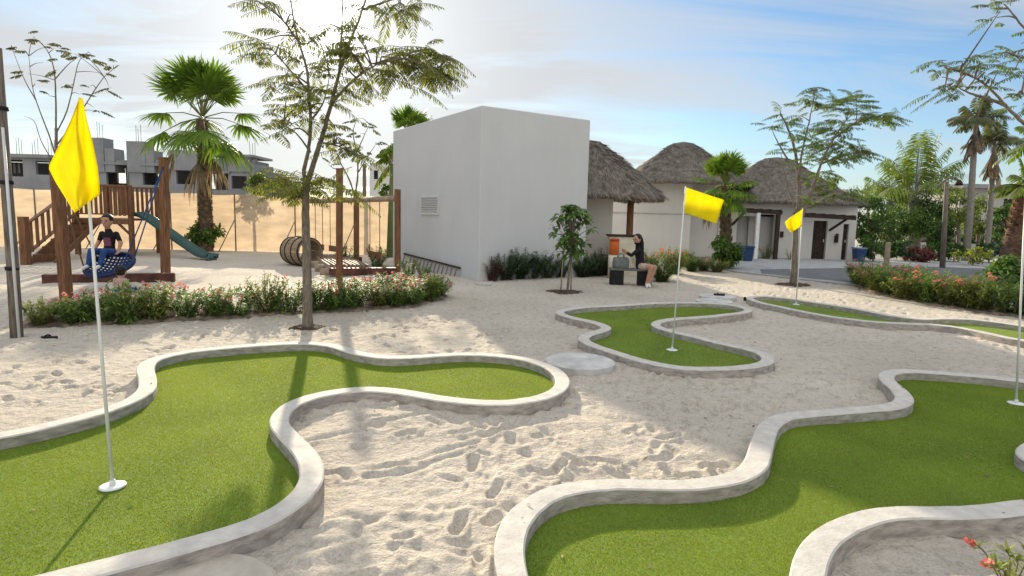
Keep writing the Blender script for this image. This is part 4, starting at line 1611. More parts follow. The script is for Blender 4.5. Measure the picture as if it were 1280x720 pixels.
def add_head(mb, c, r, face, up=(0, 0, 1)):
    """head with brow, nose, lips, chin and ears; face = facing direction"""
    f_ = np.array(face, float)
    f_ /= np.linalg.norm(f_)
    u_ = np.array(up, float)
    u_ = u_ - f_ * (u_ @ f_)
    u_ /= np.linalg.norm(u_)
    s_1 = np.cross(f_, u_)
    Rm = np.stack([s_1, f_, u_], 1)
    mb.ell(np.array(c), (r * .80, r * .98, r * 1.08), Rm, nu=20, nv=14)
    P = lambda a, b, d: np.array(c) + Rm @ (np.array([a, b, d]) * r)
    mb.ell(P(0, .38, -.72), (r * .48, r * .50, r * .50), Rm)          # jaw
    mb.tube([P(0, .92, .12), P(0, 1.06, -.12), P(0, 1.16, -.30), P(0, 1.0, -.36)], [r * .09, r * .10, r * .13, r * .08], 6)
    mb.ell(P(0, .88, -.62), (r * .26, r * .10, r * .09), Rm)          # lips
    for s in (-1, 1):
        mb.ell(P(.82 * s, -.02, -.10), (r * .10, r * .20, r * .30), Rm)   # ears
    return Rm


def add_hand(mb, wrist, direction, palmn, ln):
    d = np.array(direction, float)
    d /= np.linalg.norm(d)
    n_ = np.array(palmn, float)
    n_ = n_ - d * (n_ @ d)
    n_ /= np.linalg.norm(n_)
    s = np.cross(d, n_)
    w_ = np.array(wrist)
    pl_ = ln * .5
    mb.ell(w_ + d * pl_ * .55, (ln * .21, pl_ * .62, ln * .10), np.stack([s, d, n_], 1))
    for k, (off, l_) in enumerate(((-.16, .42), (-.055, .50), (.055, .46), (.15, .36))):
        b_ = w_ + d * pl_ * .92 + s * off * ln
        m1 = b_ + d * ln * l_ * .45 + n_ * ln * .05
        m2 = m1 + d * ln * l_ * .28 + n_ * ln * .12
        e = m2 + d * ln * l_ * .10 + n_ * ln * .12
        mb.tube([b_ - d * ln * .1, m1, m2, e], [ln * .052, ln * .050, ln * .046, ln * .036], 6)
    b_ = w_ + d * pl_ * .3 - s * ln * .16
    mb.tube([b_, b_ + d * ln * .16 - s * ln * .12 + n_ * ln * .05, b_ + d * ln * .32 - s * ln * .13 + n_ * ln * .12], [ln * .07, ln * .06, ln * .042], 6)


def finish_body(mb, name, root, mats, regions, voxel=.009):
    """fuse to one continuous surface and give each face the cloth or skin it lies in"""
    ob = mb.build(name, SKIN)
    md = ob.modifiers.new('r', 'REMESH')
    md.mode = 'VOXEL'
    md.voxel_size = voxel
    md.use_smooth_shade = True
    sm = ob.modifiers.new('sm', 'SMOOTH')
    sm.iterations = 5
    bpy.context.view_layer.update()
    me = bpy.data.meshes.new_from_object(ob.evaluated_get(bpy.context.evaluated_depsgraph_get()))
    bpy.data.objects.remove(ob)
    me.name = name
    me.materials.clear()
    for m_ in mats:
        me.materials.append(m_)
    n = len(me.polygons)
    cen = np.zeros(n * 3)
    me.polygons.foreach_get('center', cen)
    cen = cen.reshape(-1, 3)
    idx = np.zeros(n, np.int32)
    best = np.full(n, 1e9)
    for a, b_, r, mi in regions:
        a, b_ = np.array(a, float), np.array(b_, float)
        ab = b_ - a
        t_ = np.clip(((cen - a) @ ab) / (ab @ ab), 0, 1)
        d_ = np.linalg.norm(cen - (a + t_[:, None] * ab), axis=1) - r
        s = d_ < best
        best[s] = d_[s]
        idx[s] = mi
    me.polygons.foreach_set('material_index', idx)
    me.polygons.foreach_set('use_smooth', np.ones(n, bool))
    o = bpy.data.objects.new(name, me)
    COL.objects.link(o)
    o.parent = root
    return o


def V3(*a):
    return np.array(a, float)


def face_bits(root, c, r, Rm):
    mb = MB()
    for s in (-1, 1):
        mb.ell(np.array(c) + Rm @ (V3(.33 * s, .86, .04) * r), (r * .13, r * .09, r * .08), Rm, nu=8, nv=6)
        mb.tube([np.array(c) + Rm @ (V3(.18 * s, .93, .24) * r), np.array(c) + Rm @ (V3(.50 * s, .84, .24) * r)], r * .045, 5)
    mb.build('eyes', HAIR, root)


# boy on the basket swing
D = 13.0
sc = At(137, 331, D)
bs = thing('basket_swing', "blue round basket swing hung by ropes between the brown posts", 'swing', sc)
tilt = rx(math.radians(27))
ring = np.array([tilt @ V3(.46 * math.cos(a), .46 * math.sin(a), 0) for a in np.linspace(0, 2 * PI, 49)])
mb = MB()
mb.tube(ring, .05, 10, cap=False)
mb.build('rim', NAVY, bs)
mb = MB()
for k in range(-5, 6):
    x = k * .08
    hl = math.sqrt(max(0, .45 ** 2 - x * x))
    for sw in (0, 1):
        pts = []
        for u in np.linspace(-1, 1, 9):
            p = V3(x, u * hl, 0) if sw else V3(u * hl, x, 0)
            p[2] = -.14 * (1 - (p[0] ** 2 + p[1] ** 2) / .205)
            pts.append(tilt @ p)
        mb.tube(pts, .020, 5)
mb.build('netting', BLUEROPE, bs)
for k, (ang, tgt, m_) in enumerate(((150, bA + tA, ROPE), (215, bA + tA, ROPE), (30, bB + tB, BLUEROPE), (-35, bB + tB, BLUEROPE))):
    a = math.radians(ang)
    p = tilt @ V3(.46 * math.cos(a), .46 * math.sin(a), 0)
    e = tgt - [0, 0, .15] - sc
    mb = MB()
    mb.tube([p, p * .5 + e * .5 + [0, 0, -.03], e], .016, 6)
    mb.build('rope', m_, bs)

pv = At(137, 314, 13.22)
by = thing('person', "boy in black t-shirt sitting on the blue basket swing facing the camera", 'person', pv)
J = {
    'pelvis': (V3(0, 0, 0), (.115, .10)), 'waist': (V3(0, .01, .14), (.098, .085)), 'chest': (V3(0, .015, .30), (.125, .095)), 'neckb': (V3(0, .01, .43), (.065, .06)), 'neck': (V3(0, -.005, .50), .043), 'headb': (V3(0, -.02, .57), .05),
    'shl': (V3(-.135, .015, .385), .056), 'ell': (V3(-.215, .02, .19), .041), 'wrl': (V3(-.235, -.10, .03), .029),
    'shr': (V3(.135, .015, .385), .056), 'elr': (V3(.215, .02, .19), .041), 'wrr': (V3(.235, -.10, .03), .029),
    'hil': (V3(-.085, -.06, -.02), .088), 'knl': (V3(-.12, -.36, .03), .062), 'anl': (V3(-.11, -.50, -.28), .042), 'tol': (V3(-.115, -.64, -.33), .034),
    'hir': (V3(.085, -.06, -.02), .088), 'knr': (V3(.12, -.36, .03), .062), 'anr': (V3(.11, -.50, -.28), .042), 'tor': (V3(.115, -.64, -.33), .034),
}
E_ = [('pelvis', 'waist'), ('waist', 'chest'), ('chest', 'neckb'), ('neckb', 'neck'), ('neck', 'headb'), ('chest', 'shl'), ('shl', 'ell'), ('ell', 'wrl'), ('chest', 'shr'), ('shr', 'elr'), ('elr', 'wrr'),
      ('pelvis', 'hil'), ('hil', 'knl'), ('knl', 'anl'), ('anl', 'tol'), ('pelvis', 'hir'), ('hir', 'knr'), ('knr', 'anr'), ('anr', 'tor')]
mb = skinned(J, E_)
hc, hr = V3(0, -.03, .665), .118
Rh = add_head(mb, hc, hr, (.05, -1, -.12))
for s in ('l', 'r'):
    add_hand(mb, J['wr' + s][0], (0, -.6, -.8), (0, -.8, .5), .15)
pj = lambda n_: J[n_][0]
reg = [(pj('pelvis'), pj('chest'), .12, 1), (pj('chest'), pj('neckb'), .10, 1)]
for s in 'lr':
    reg += [(pj('sh' + s), pj('sh' + s) * .45 + pj('el' + s) * .55, .06, 1), (pj('sh' + s) * .3 + pj('el' + s) * .7, pj('wr' + s), .03, 0), (pj('wr' + s), pj('wr' + s) + V3(0, -.06, -.08), .04, 0),
            (pj('hi' + s), pj('kn' + s), .08, 2), (pj('kn' + s), pj('an' + s), .05, 2), (pj('an' + s) + V3(0, -.02, -.02), pj('to' + s), .045, 3)]
reg += [(pj('neck'), hc, .06, 0), (hc, hc, .13, 0)]
finish_body(mb, 'body', by, [SKIN, BLACKTEE, BLUEJ, WHITESH], reg)
mb = MB()
mb.ell(hc + V3(0, .018, .032), (hr * .90, hr * 1.02, hr * 1.06), nu=18, nv=12)
mb.v[0] = np.where((mb.v[0][:, 1:2] < hc[1] - .06) & (mb.v[0][:, 2:3] < hc[2] + .055), hc + V3(0, .03, .05), mb.v[0])
mb.v[0][mb.v[0][:, 2] < hc[2] - .05] += V3(0, .03, .03)
mb.build('hair', HAIR, by)
face_bits(by, hc, hr, Rh)
mb = MB()
V = []
for a in np.linspace(-1, 1, 7):
    for z in np.linspace(.12, .30, 6):
        V.append((a * .07, -.108 - .012 * math.cos(a * 1.2) - (z - .12) * -.02, z))
mb.add(V, [(i * 6 + j, (i + 1) * 6 + j, (i + 1) * 6 + j + 1, i * 6 + j + 1) for i in range(6) for j in range(5)])
pr_ = mb.build('shirt_print', PRINT, by)
pr_.modifiers.new('w', 'SHRINKWRAP').target = [c_ for c_ in by.children if c_.name.startswith('body')][0]
pr_.modifiers['w'].offset = .004
pr_.modifiers['w'].wrap_method = 'PROJECT'
pr_.modifiers['w'].use_project_y = True
pr_.modifiers['w'].use_project_x = False
pr_.modifiers['w'].use_project_z = False
pr_.modifiers['w'].use_positive_direction = True
pr_.modifiers['w'].use_negative_direction = True

by.scale = (1.14, 1.05, 1.0)
# toddler low on the sand behind the hedge
g0 = G(151, 370)
g0[2] = sand_z(g0[0], g0[1])
td = thing('person', "dark-haired small child sitting low on the sand, half hidden by the hedge", 'person', g0)
J = {
    'pelvis': (V3(0, 0, .10), (.10, .09)), 'waist': (V3(0, -.01, .20), (.09, .08)), 'chest': (V3(0, .01, .29), (.10, .08)), 'neckb': (V3(0, .02, .36), .05), 'neck': (V3(0, .03, .40), .042), 'headb': (V3(0, .04, .44), .045),
    'shl': (V3(-.10, .01, .335), .045), 'ell': (V3(-.15, .06, .22), .035), 'wrl': (V3(-.08, .18, .16), .027),
    'shr': (V3(.10, .01, .335), .045), 'elr': (V3(.15, .06, .22), .035), 'wrr': (V3(.08, .18, .16), .027),
    'hil': (V3(-.075, .03, .09), .072), 'knl': (V3(-.16, .20, .12), .052), 'anl': (V3(-.06, .30, .05), .036), 'tol': (V3(-.03, .39, .05), .03),
    'hir': (V3(.075, .03, .09), .072), 'knr': (V3(.16, .20, .12), .052), 'anr': (V3(.06, .30, .05), .036), 'tor': (V3(.03, .39, .05), .03),
}
mb = skinned(J, E_)
hc, hr = V3(0, .05, .50), .112
Rh = add_head(mb, hc, hr, (0, 1, -.35))
for s in ('l', 'r'):
    add_hand(mb, J['wr' + s][0], (0, .8, -.4), (0, -.4, -.8), .11)
reg = [(pj('pelvis'), pj('waist'), .10, 2), (pj('waist'), pj('neckb'), .11, 1)]
for s in 'lr':
    reg += [(pj('sh' + s), pj('el' + s), .05, 1), (pj('el' + s), pj('wr' + s), .03, 0), (pj('wr' + s), pj('wr' + s) + V3(0, .08, -.04), .04, 0), (pj('hi' + s), pj('kn' + s), .07, 2), (pj('kn' + s), pj('to' + s), .04, 0)]
reg += [(pj('neck'), hc, .05, 0), (hc, hc, .12, 0)]
finish_body(mb, 'body', td, [SKIN, PINKTEE, BLUEJ], reg)
mb = MB()
mb.ell(hc + V3(0, -.022, .022), (hr * .92, hr * 1.0, hr * 1.08), nu=18, nv=12)
mb.build('hair', HAIR, td)
face_bits(td, hc, hr, Rh)

# bench, bag, woman
bl, br = G(771.5, 357), G(806.5, 358.2)
bn = thing('stone_bench', "low bench of two dark blocks and a grey slab near the young tree", 'bench', (bl + br) / 2)
o = (bl + br) / 2
yaw = math.atan2(br[1] - bl[1], br[0] - bl[0])
for q in (bl, br):
    mb = MB()
    mb.box(q - o + [0, .18, .20], (.37, .36, .44), yaw)
    bevel(mb.build('block', BLACKST, bn), .012)
mb = MB()
mb.box((0, .18, .45), (np.linalg.norm(br - bl) + .42, .42, .055), yaw)
bevel(mb.build('seat', mat('bench_slab', (.15, .145, .135), .85), bn), .01)

c = At(775.5, 337, bl[1] + .16)
c[2] = .478
bg_ = thing('tote_bag', "grey-green striped bag standing on the left end of the bench", 'bag', c)
mb = MB()
V = []
nr_ = 24
for v, (sx, sy) in ((0, (.20, .12)), (.04, (.225, .14)), (.16, (.23, .14)), (.28, (.215, .10)), (.30, (.20, .08))):
    for q in range(nr_):
        t = 2 * PI * q / nr_
        V.append((sx * math.copysign(abs(math.cos(t)) ** .5, math.cos(t)), sy * math.copysign(abs(math.sin(t)) ** .5, math.sin(t)), v))
mb.add(V, [(v * nr_ + q, v * nr_ + (q + 1) % nr_, (v + 1) * nr_ + (q + 1) % nr_, (v + 1) * nr_ + q) for v in range(4) for q in range(nr_)])
mb.build('bag_body', GREYCLOTH, bg_)
for s in (-1, 1):
    mb = MB()
    mb.tube([(-.09, .085 * s, .27), (-.07, .08 * s, .38), (0, .07 * s, .42), (.07, .08 * s, .38), (.09, .085 * s, .27)], .012, 6)
    mb.build('handle', GREYCLOTH, bg_)

pv = At(800.5, 331, br[1] + .16)
pv[2] = .575
wm = thing('person', "person with long dark hair and black top sitting on the bench, bare legs", 'person', pv)
J = {
    'pelvis': (V3(0, 0, 0), (.145, .125)), 'waist': (V3(-.02, 0, .17), (.115, .10)), 'chest': (V3(-.05, -.01, .36), (.14, .11)), 'neckb': (V3(-.075, -.015, .50), (.07, .065)), 'neck': (V3(-.09, -.02, .56), .047), 'headb': (V3(-.105, -.03, .62), .05),
    'shl': (V3(-.10, -.155, .45), .058), 'ell': (V3(-.30, -.20, .28), .044), 'wrl': (V3(-.44, -.13, .38), .030),
    'shr': (V3(-.03, .14, .45), .058), 'elr': (V3(-.24, .16, .26), .044), 'wrr': (V3(-.43, .03, .34), .030),
    'hil': (V3(.02, -.12, -.03), .10), 'knl': (V3(.20, -.46, -.02), .068), 'anl': (V3(.10, -.44, -.47), .042), 'tol': (V3(.08, -.60, -.53), .036),
    'hir': (V3(.10, .02, -.03), .10), 'knr': (V3(.32, -.36, -.02), .068), 'anr': (V3(.17, -.40, -.47), .042), 'tor': (V3(.17, -.56, -.53), .036),
}
mb = skinned(J, E_)
hc, hr = V3(-.135, -.045, .725), .122
Rh = add_head(mb, hc, hr, (-.75, -.6, -.2))
add_hand(mb, J['wrl'][0], (-.8, .2, .35), (.3, .6, .5), .165)
add_hand(mb, J['wrr'][0], (-.8, -.2, .35), (.3, -.6, .5), .165)
reg = [(pj('pelvis'), pj('waist'), .12, 1), (pj('waist'), pj('neckb'), .14, 1)]
for s in 'lr':
    reg += [(pj('sh' + s), pj('el' + s), .06, 1), (pj('el' + s), pj('el' + s) * .4 + pj('wr' + s) * .6, .042, 1), (pj('wr' + s), pj('wr' + s) + V3(-.12, 0, .03), .05, 0),
            (pj('hi' + s), pj('hi' + s) * .6 + pj('kn' + s) * .4, .10, 2), (pj('hi' + s) * .4 + pj('kn' + s) * .6, pj('kn' + s), .07, 0), (pj('kn' + s), pj('an' + s), .05, 0), (pj('an' + s) + V3(0, -.03, -.03), pj('to' + s), .05, 3)]
reg += [(pj('neck'), hc, .05, 0), (hc, hc, .13, 0)]
finish_body(mb, 'body', wm, [SKIN, BLACKTEE, BEIGES, WHITESH], reg)
mb = MB()
bk = Rh @ V3(0, -1, 0)
mb.ell(hc + bk * .028 + V3(0, 0, .025), (hr * .93, hr * 1.0, hr * 1.07), Rh, nu=18, nv=12)
for k in range(9):
    a = (k - 4) / 4
    s_1 = Rh[:, 0]
    p0_ = hc + bk * .075 + s_1 * a * .085 + V3(0, 0, .02)
    mb.tube([p0_, p0_ + bk * .045 + V3(0, 0, -.14), p0_ + bk * .05 + s_1 * a * .02 + V3(0, 0, -.32), p0_ + bk * .03 + V3(0, 0, -.46)], [.042, .048, .042, .018], 7)
mb.build('hair', HAIR, wm)
face_bits(wm, hc, hr, Rh)

# counter and cooler under the palapa
c = At(778, 322, 19.2)
c[2] = 0
ct = thing('serving_counter', "cream counter with dark top under the thatched hut behind the bench", 'counter', c)
zt_ = At(778, 296, 19.2)[2]
mb = MB()
mb.box((.06, .3, zt_ / 2), (.95, .5, zt_))
bevel(mb.build('cabinet', CREAMP, ct), .01)
mb = MB()
mb.box((.06, .3, zt_ + .035), (1.05, .6, .06))
bevel(mb.build('top', DARKW, ct), .01)
c2 = At(767.5, 316, 18.7)
ck = thing('drink_cooler', "round orange drink cooler standing in front of the cream counter", 'cooler', (c2[0], c2[1], 0))
zt2 = At(766.5, 298, 18.7)[2]
mb = MB()
mb.tube([(0, 0, 0.0), (0, 0, zt2 - .52)], .17, 14)
mb.build('stand', CREAMP, ck)
mb = MB()
mb.tube([(0, 0, zt2 - .5), (0, 0, zt2 - .46), (0, 0, zt2 - .25), (0, 0, zt2 - .1), (0, 0, zt2 - .08)], [.13, .15, .155, .15, .13], 20)
mb.build('body', ORANGE, ck)
mb = MB()
mb.tube([(0, 0, zt2 - .075), (0, 0, zt2 - .03), (0, 0, zt2)], [.155, .155, .10], 20)
mb.build('lid', mat('red_plastic', (.5, .05, .02), .4), ck)
# ------------------------------------------------------------------ plants
def unit(n):
    v = rng.normal(0, 1, (n, 3))
    return v / np.linalg.norm(v, axis=1)[:, None]


def smooth_path(P, k=6):
    P = np.asarray(P, float)
    t = np.linspace(0, 1, len(P))
    u = np.linspace(0, 1, (len(P) - 1) * k + 1)
    Q = np.stack([np.interp(u, t, P[:, i]) for i in range(P.shape[1])], 1)
    for _ in range(k):
        Q[1:-1] = .25 * Q[:-2] + .5 * Q[1:-1] + .25 * Q[2:]
    return Q


def feather(mb, p, d, ln, m=0, pairs=11, pin=.12, wd=.026, droop=.55):
    """one bipinnate frond: thin arched rachis with paired pinnae"""
    d = np.array(d, float)
    d /= np.linalg.norm(d)
    s = np.cross(d, (0, 0, 1.0))
    s /= np.linalg.norm(s) + 1e-6
    u = np.linspace(0, 1, 7)
    P = p + d * (u * ln)[:, None] + np.array([0, 0, -1.0]) * (droop * ln * u ** 2 * .6)[:, None]
    mb.tube(P, np.linspace(.006, .002, 7), 3, m=1, cap=False)
    uu = np.linspace(.12, 1, pairs)
    B = np.stack([np.interp(uu, u, P[:, k]) for k in range(3)], 1)
    T = np.gradient(B, axis=0)
    T /= np.linalg.norm(T, axis=1)[:, None]
    prof = (np.sin(PI * (uu * .85 + .12)) * .8 + .2)
    for sg in (-1, 1):
        dd = s * sg * 1.0 + T * .55 + rng.normal(0, .12, B.shape) + np.array([0, 0, -.28])
        mb.leaves(B, dd, np.cross(T, s) + rng.normal(0, .15, B.shape), pin * prof * rng.uniform(.8, 1.15, pairs), wd, m=m, bend=.5)


def feather_tree(label, bpx, D, trunk, limbs, clusters, r0, leaf=FEATH, bark=BARKG, group=None, dj=.5, name='feather_tree', fl=(.35, .55), cat='tree', pin=.12, wd=.026, twigs=True):
    b = At(*bpx, D) if bpx[1] < 300 else G(*bpx)
    if bpx[1] < 300:
        b[2] = 0
    D = b[1]
    root = thing(name, label, cat, b, group=group)
    rs = random.Random(int(bpx[0]))
    mb = MB()
    nodes = []
    TP = [np.array([0, 0, -.15])] + [At(x, y, D) - b for x, y in trunk]
    TP = smooth_path(TP)
    rad = np.linspace(r0, r0 * .62, len(TP))
    rad[:3] *= np.linspace(1.35, 1.05, 3)
    mb.tube(TP + np.c_[rng.normal(0, r0 * .05, (len(TP), 2)), np.zeros(len(TP))], rad, 12)
    nodes += list(TP[len(TP) // 2:])
    for lm in limbs:
        r_ = lm[0]
        off = lm[1]
        pts = lm[2:]
        LP = np.array([At(x, y, D + off * k / max(1, len(pts) - 1)) - b for k, (x, y) in enumerate(pts)])
        LP = smooth_path(LP)
        mb.tube(LP + rng.normal(0, r_ * .07, LP.shape), np.linspace(r_, max(.006, r_ * .25), len(LP)), 8)
        nodes += list(LP)
    nodes = np.array(nodes)
    cb = MB()
    for (x, y, n_, *sp) in clusters:
        spread = sp[0] if sp else .3
        ddep = sp[1] if len(sp) > 1 else rs.uniform(-dj, dj)
        c = At(x, y, D + ddep) - b
        kx = np.argmin(np.linalg.norm(nodes - c, axis=1) + (nodes[:, 2] > c[2]) * .08)
        st_ = nodes[kx]
        if twigs and np.linalg.norm(c - st_) > .08:
            mid = st_ * .5 + c * .5 + np.array([0, 0, .06]) + rng.normal(0, .03, 3)
            mb.tube(smooth_path([st_, mid, c], 4), np.linspace(.016, .005, 9), 5)
        out = c - st_
        for q in range(n_):
            d = rng.normal(0, 1, 3) * [1, 1, .35] + out * 1.2 / (np.linalg.norm(out) + .2)
            d[2] = d[2] * .5 + .12
            feather(cb, c + rng.normal(0, spread * .35, 3) * [1, 1, .6], d, rng.uniform(*fl), pin=pin, wd=wd, pairs=14 if D < 13 else 12)
    mb.build('trunk', bark, root)
    cb.build('crown', [leaf, bark], root)
    return root


# main feathery tree by the sunny green
feather_tree("tall feathery tree with forked trunk between the flower hedge and the sunny green", (385, 412), 0,
             [(384, 340), (381, 262), (383, 226)],
             [(.044, .3, (384, 229), (394, 198), (405, 163), (414, 130), (424, 90), (440, 45), (455, 10), (470, -50)),
              (.034, -.4, (382, 230), (379, 212), (386, 190), (389, 150), (386, 115), (384, 85), (372, 50), (365, 15), (360, -40)),
              (.022, .6, (424, 92), (427, 50), (428, 10), (430, -50)),
              (.022, -.6, (414, 130), (440, 100), (470, 80), (505, 72)),
              (.020, .5, (470, 80), (500, 68), (535, 62)),
              (.020, .2, (455, 12), (480, 2), (520, -8)),
              (.018, -.5, (386, 115), (365, 90), (340, 62)),
              (.018, .3, (389, 150), (405, 130), (412, 95)),
              (.016, .4, (388, 190), (370, 165), (352, 155)),
              (.016, .6, (400, 178), (425, 182), (440, 195)),
              (.016, -.5, (372, 50), (350, 20), (325, 4))],
             [(325, 4, 5), (340, 2, 3), (312, 2, 3), (349, 55, 4), (330, 50, 4), (322, 62, 4), (338, 72, 3), (355, 42, 3), (366, 20, 3), (372, 48, 3), (384, 55, 3), (395, 35, 2), (376, 75, 4), (366, 100, 4), (352, 104, 4), (358, 118, 4), (378, 108, 5), (388, 125, 5), (398, 110, 4), (410, 92, 5), (422, 75, 5), (405, 70, 3), (434, 62, 5), (446, 46, 4), (424, 45, 3), (452, 66, 5), (466, 62, 6), (480, 70, 6), (492, 78, 5), (486, 90, 5), (470, 84, 5), (502, 66, 5), (520, 68, 7), (535, 62, 7), (548, 72, 7), (540, 84, 9), (528, 88, 8), (555, 78, 7), (548, 90, 6), (533, 96, 5), (516, 84, 4), (500, 10, 5), (488, 2, 4), (515, 2, 5), (505, 18, 3), (470, 8, 3), (446, 12, 3), (438, 84, 4), (424, 104, 4), (432, 120, 3), (404, 130, 4), (400, 150, 3), (388, 142, 4), (372, 132, 4), (362, 150, 3), (350, 158, 5), (364, 162, 4), (420, 168, 3), (430, 178, 4), (440, 190, 5), (448, 198, 3), (424, 188, 3), (380, 90, 3), (412, 118, 3), (455, 90, 3), (460, 100, 3),
              (364, 230, 9, .4), (376, 226, 11, .4), (354, 238, 6, .3), (390, 230, 9, .3), (405, 234, 8, .4), (418, 237, 5, .3), (368, 240, 8, .3), (380, 238, 7, .3)],
             .078, group='feathery trees', dj=.55, fl=(.36, .60), pin=.13, wd=.020)

# tree by the pavement
feather_tree("slim feathery tree beside the grey pavement with the smallest flag before it", (992, 356), 0,
             [(993, 325), (994, 300), (995, 280)],
             [(.075, .5, (995, 284), (999, 255), (998, 225), (995, 190), (985, 160), (975, 140)),
              (.065, -.5, (995, 286), (1006, 262), (1016, 235), (1026, 205), (1040, 175), (1058, 150)),
              (.040, .4, (998, 225), (1002, 190), (1012, 150), (1018, 120)),
              (.030, .5, (985, 200), (972, 178), (964, 160)),
              (.034, -.6, (1026, 205), (1048, 196), (1072, 190)),
              (.030, .5, (1040, 175), (1070, 152), (1100, 145)),
              (.030, -.4, (997, 270), (985, 235), (978, 205)),
              (.022, .4, (1006, 262), (1025, 250), (1045, 245))],
             [(964, 158, 5), (975, 140, 5), (985, 152, 8), (994, 165, 5), (1018, 112, 7), (1010, 124, 7), (1022, 130, 7), (1034, 132, 5), (1058, 128, 12), (1068, 122, 10), (1076, 132, 8), (1050, 140, 8), (1082, 146, 12), (1094, 144, 12), (1106, 148, 10), (1112, 146, 7), (1070, 152, 8), (1058, 160, 8), (1040, 160, 8), (1028, 165, 8), (1018, 178, 10), (1008, 172, 7), (1032, 180, 12), (1046, 176, 10), (1060, 182, 12), (1072, 188, 14), (1078, 192, 8), (1054, 194, 10), (1040, 198, 8), (1024, 196, 8), (1010, 200, 5), (990, 185, 5), (975, 190, 3), (1030, 215, 7), (1042, 222, 7), (1024, 232, 7), (1036, 240, 8), (1048, 246, 8), (1012, 226, 5), (1018, 250, 5), (1055, 240, 5), (1003, 245, 3), (1000, 145, 5), (1040, 150, 7)],
             .105, leaf=FEATHG, group='feathery trees', dj=1.0, fl=(.38, .68), pin=.135, wd=.028)

# big branch coming in at the upper right
feather_tree("feathery tree outside the right edge reaching thin branches across the sky", (1398, 440), 0,
             [(1392, 330), (1375, 240), (1350, 195)],
             [(.034, -.3, (1350, 197), (1310, 175), (1280, 155), (1262, 138), (1245, 118), (1225, 100), (1205, 92)),
              (.028, .3, (1258, 132), (1235, 123), (1212, 117), (1196, 108)),
              (.02, -.3, (1215, 95), (1195, 88), (1180, 84)),
              (.036, .3, (1350, 197), (1330, 130), (1310, 80), (1285, 40), (1255, 5)),
              (.03, .3, (1310, 80), (1290, 75), (1262, 68)),
              (.03, -.2, (1320, 108), (1300, 115), (1272, 118)),
              (.03, .2, (1340, 165), (1310, 170), (1285, 178))],
             [(1172, 84, 3), (1182, 82, 2), (1186, 88, 2), (1203, 78, 3), (1214, 76, 4), (1226, 80, 3), (1215, 88, 3), (1230, 92, 3), (1180, 116, 3), (1192, 108, 3), (1203, 106, 4), (1218, 104, 3), (1236, 104, 3), (1232, 86, 2), (1246, 92, 2), (1250, 70, 3), (1274, 64, 5), (1268, 88, 2), (1272, 120, 4), (1278, 132, 4), (1290, 60, 4), (1238, 10, 3), (1250, 14, 4), (1246, 22, 2), (1300, 40, 3), (1296, 178, 3)],
             .10, leaf=FEATHG, group='feathery trees', dj=.5, fl=(.24, .42), pin=.085, wd=.015)

# sparse nearly bare trees
feather_tree("thin almost bare tree rising behind the drooping flag at the left", (78, 318), 0,
             [(73, 250), (71, 200), (70, 160)],
             [(.032, .4, (71, 200), (62, 170), (50, 140), (40, 110), (36, 70)), (.032, -.3, (70, 165), (70, 120), (68, 85), (60, 62), (42, 46)),
              (.028, .4, (71, 165), (84, 140), (92, 105), (98, 75), (110, 65)), (.028, -.4, (72, 180), (95, 150), (115, 118), (130, 95), (148, 82)),
              (.022, .3, (45, 125), (30, 100), (15, 60)), (.022, .3, (68, 100), (85, 80), (100, 70)), (.02, .2, (62, 195), (50, 175), (44, 150), (30, 145))],
             [(42, 46, 2), (50, 52, 2), (60, 58, 2), (15, 58, 2), (68, 60, 2), (80, 62, 2), (92, 66, 2), (104, 68, 2), (116, 72, 2), (30, 62, 1), (35, 92, 2), (44, 105, 2), (142, 82, 2), (150, 82, 1), (128, 92, 1), (136, 108, 2), (112, 108, 1), (118, 135, 1), (86, 108, 2), (60, 120, 1), (100, 118, 1), (72, 88, 1), (54, 78, 1), (120, 140, 1)],
             .075, leaf=FEATHD, group='bare trees by the fence', dj=.8, name='bare_tree', fl=(.35, .55), pin=.15, wd=.05)
feather_tree("thin almost bare tree behind the swing frame beside the white building", (446, 318), 0,
             [(446, 280), (445, 250), (443, 240)],
             [(.045, .4, (444, 246), (436, 222), (426, 205), (420, 188)), (.045, -.4, (444, 246), (448, 215), (446, 190), (440, 165), (446, 150)),
              (.03, .4, (448, 215), (460, 195), (470, 180)), (.03, .3, (446, 190), (455, 170), (462, 155)), (.03, .3, (430, 210), (418, 212), (410, 205))],
             [(446, 148, 2), (456, 154, 2), (462, 160, 2), (470, 178, 2), (436, 168, 2), (440, 182, 2), (424, 190, 2), (452, 188, 1), (462, 190, 2), (415, 205, 2), (430, 160, 1), (476, 186, 1), (450, 168, 2)],
             .07, leaf=FEATHD, group='bare trees by the fence', dj=.8, name='bare_tree', fl=(.4, .6), pin=.16, wd=.045)


def fan_leaf(mb, base, d, pet, rad, m=0, up=(0, 0, 1), droop=.35, nseg=36, span=2.0):
    d = np.array(d, float)
    d /= np.linalg.norm(d)
    s = np.cross(d, up)
    s /= np.linalg.norm(s) + 1e-6
    n_ = np.cross(s, d)
    sag = np.array([0, 0, -1.0])
    hub = base + d * pet + sag * pet * .12
    mb.tube([base, base + d * pet * .5 + np.array([0, 0, pet * .02]), hub], [.028, .02, .014], 5, m=2, cap=False)
    dd = d + sag * .25
    dd /= np.linalg.norm(dd)
    a = np.linspace(-span, span, nseg) + rng.normal(0, .03, nseg)
    dirs = np.cos(a)[:, None] * dd + np.sin(a)[:, None] * s + n_ * (.10 * np.cos(a * 2))[:, None]
    ln = rad * 1.12 * (.74 + .26 * np.cos(a * .8)) * rng.uniform(.9, 1.08, nseg)
    mb.leaves(np.repeat(hub[None], nseg, 0), dirs, np.repeat(n_[None], nseg, 0) + rng.normal(0, .1, (nseg, 3)), ln, rad * .085, m=m, bend=rng.uniform(droop * .5, droop * 1.4, nseg))


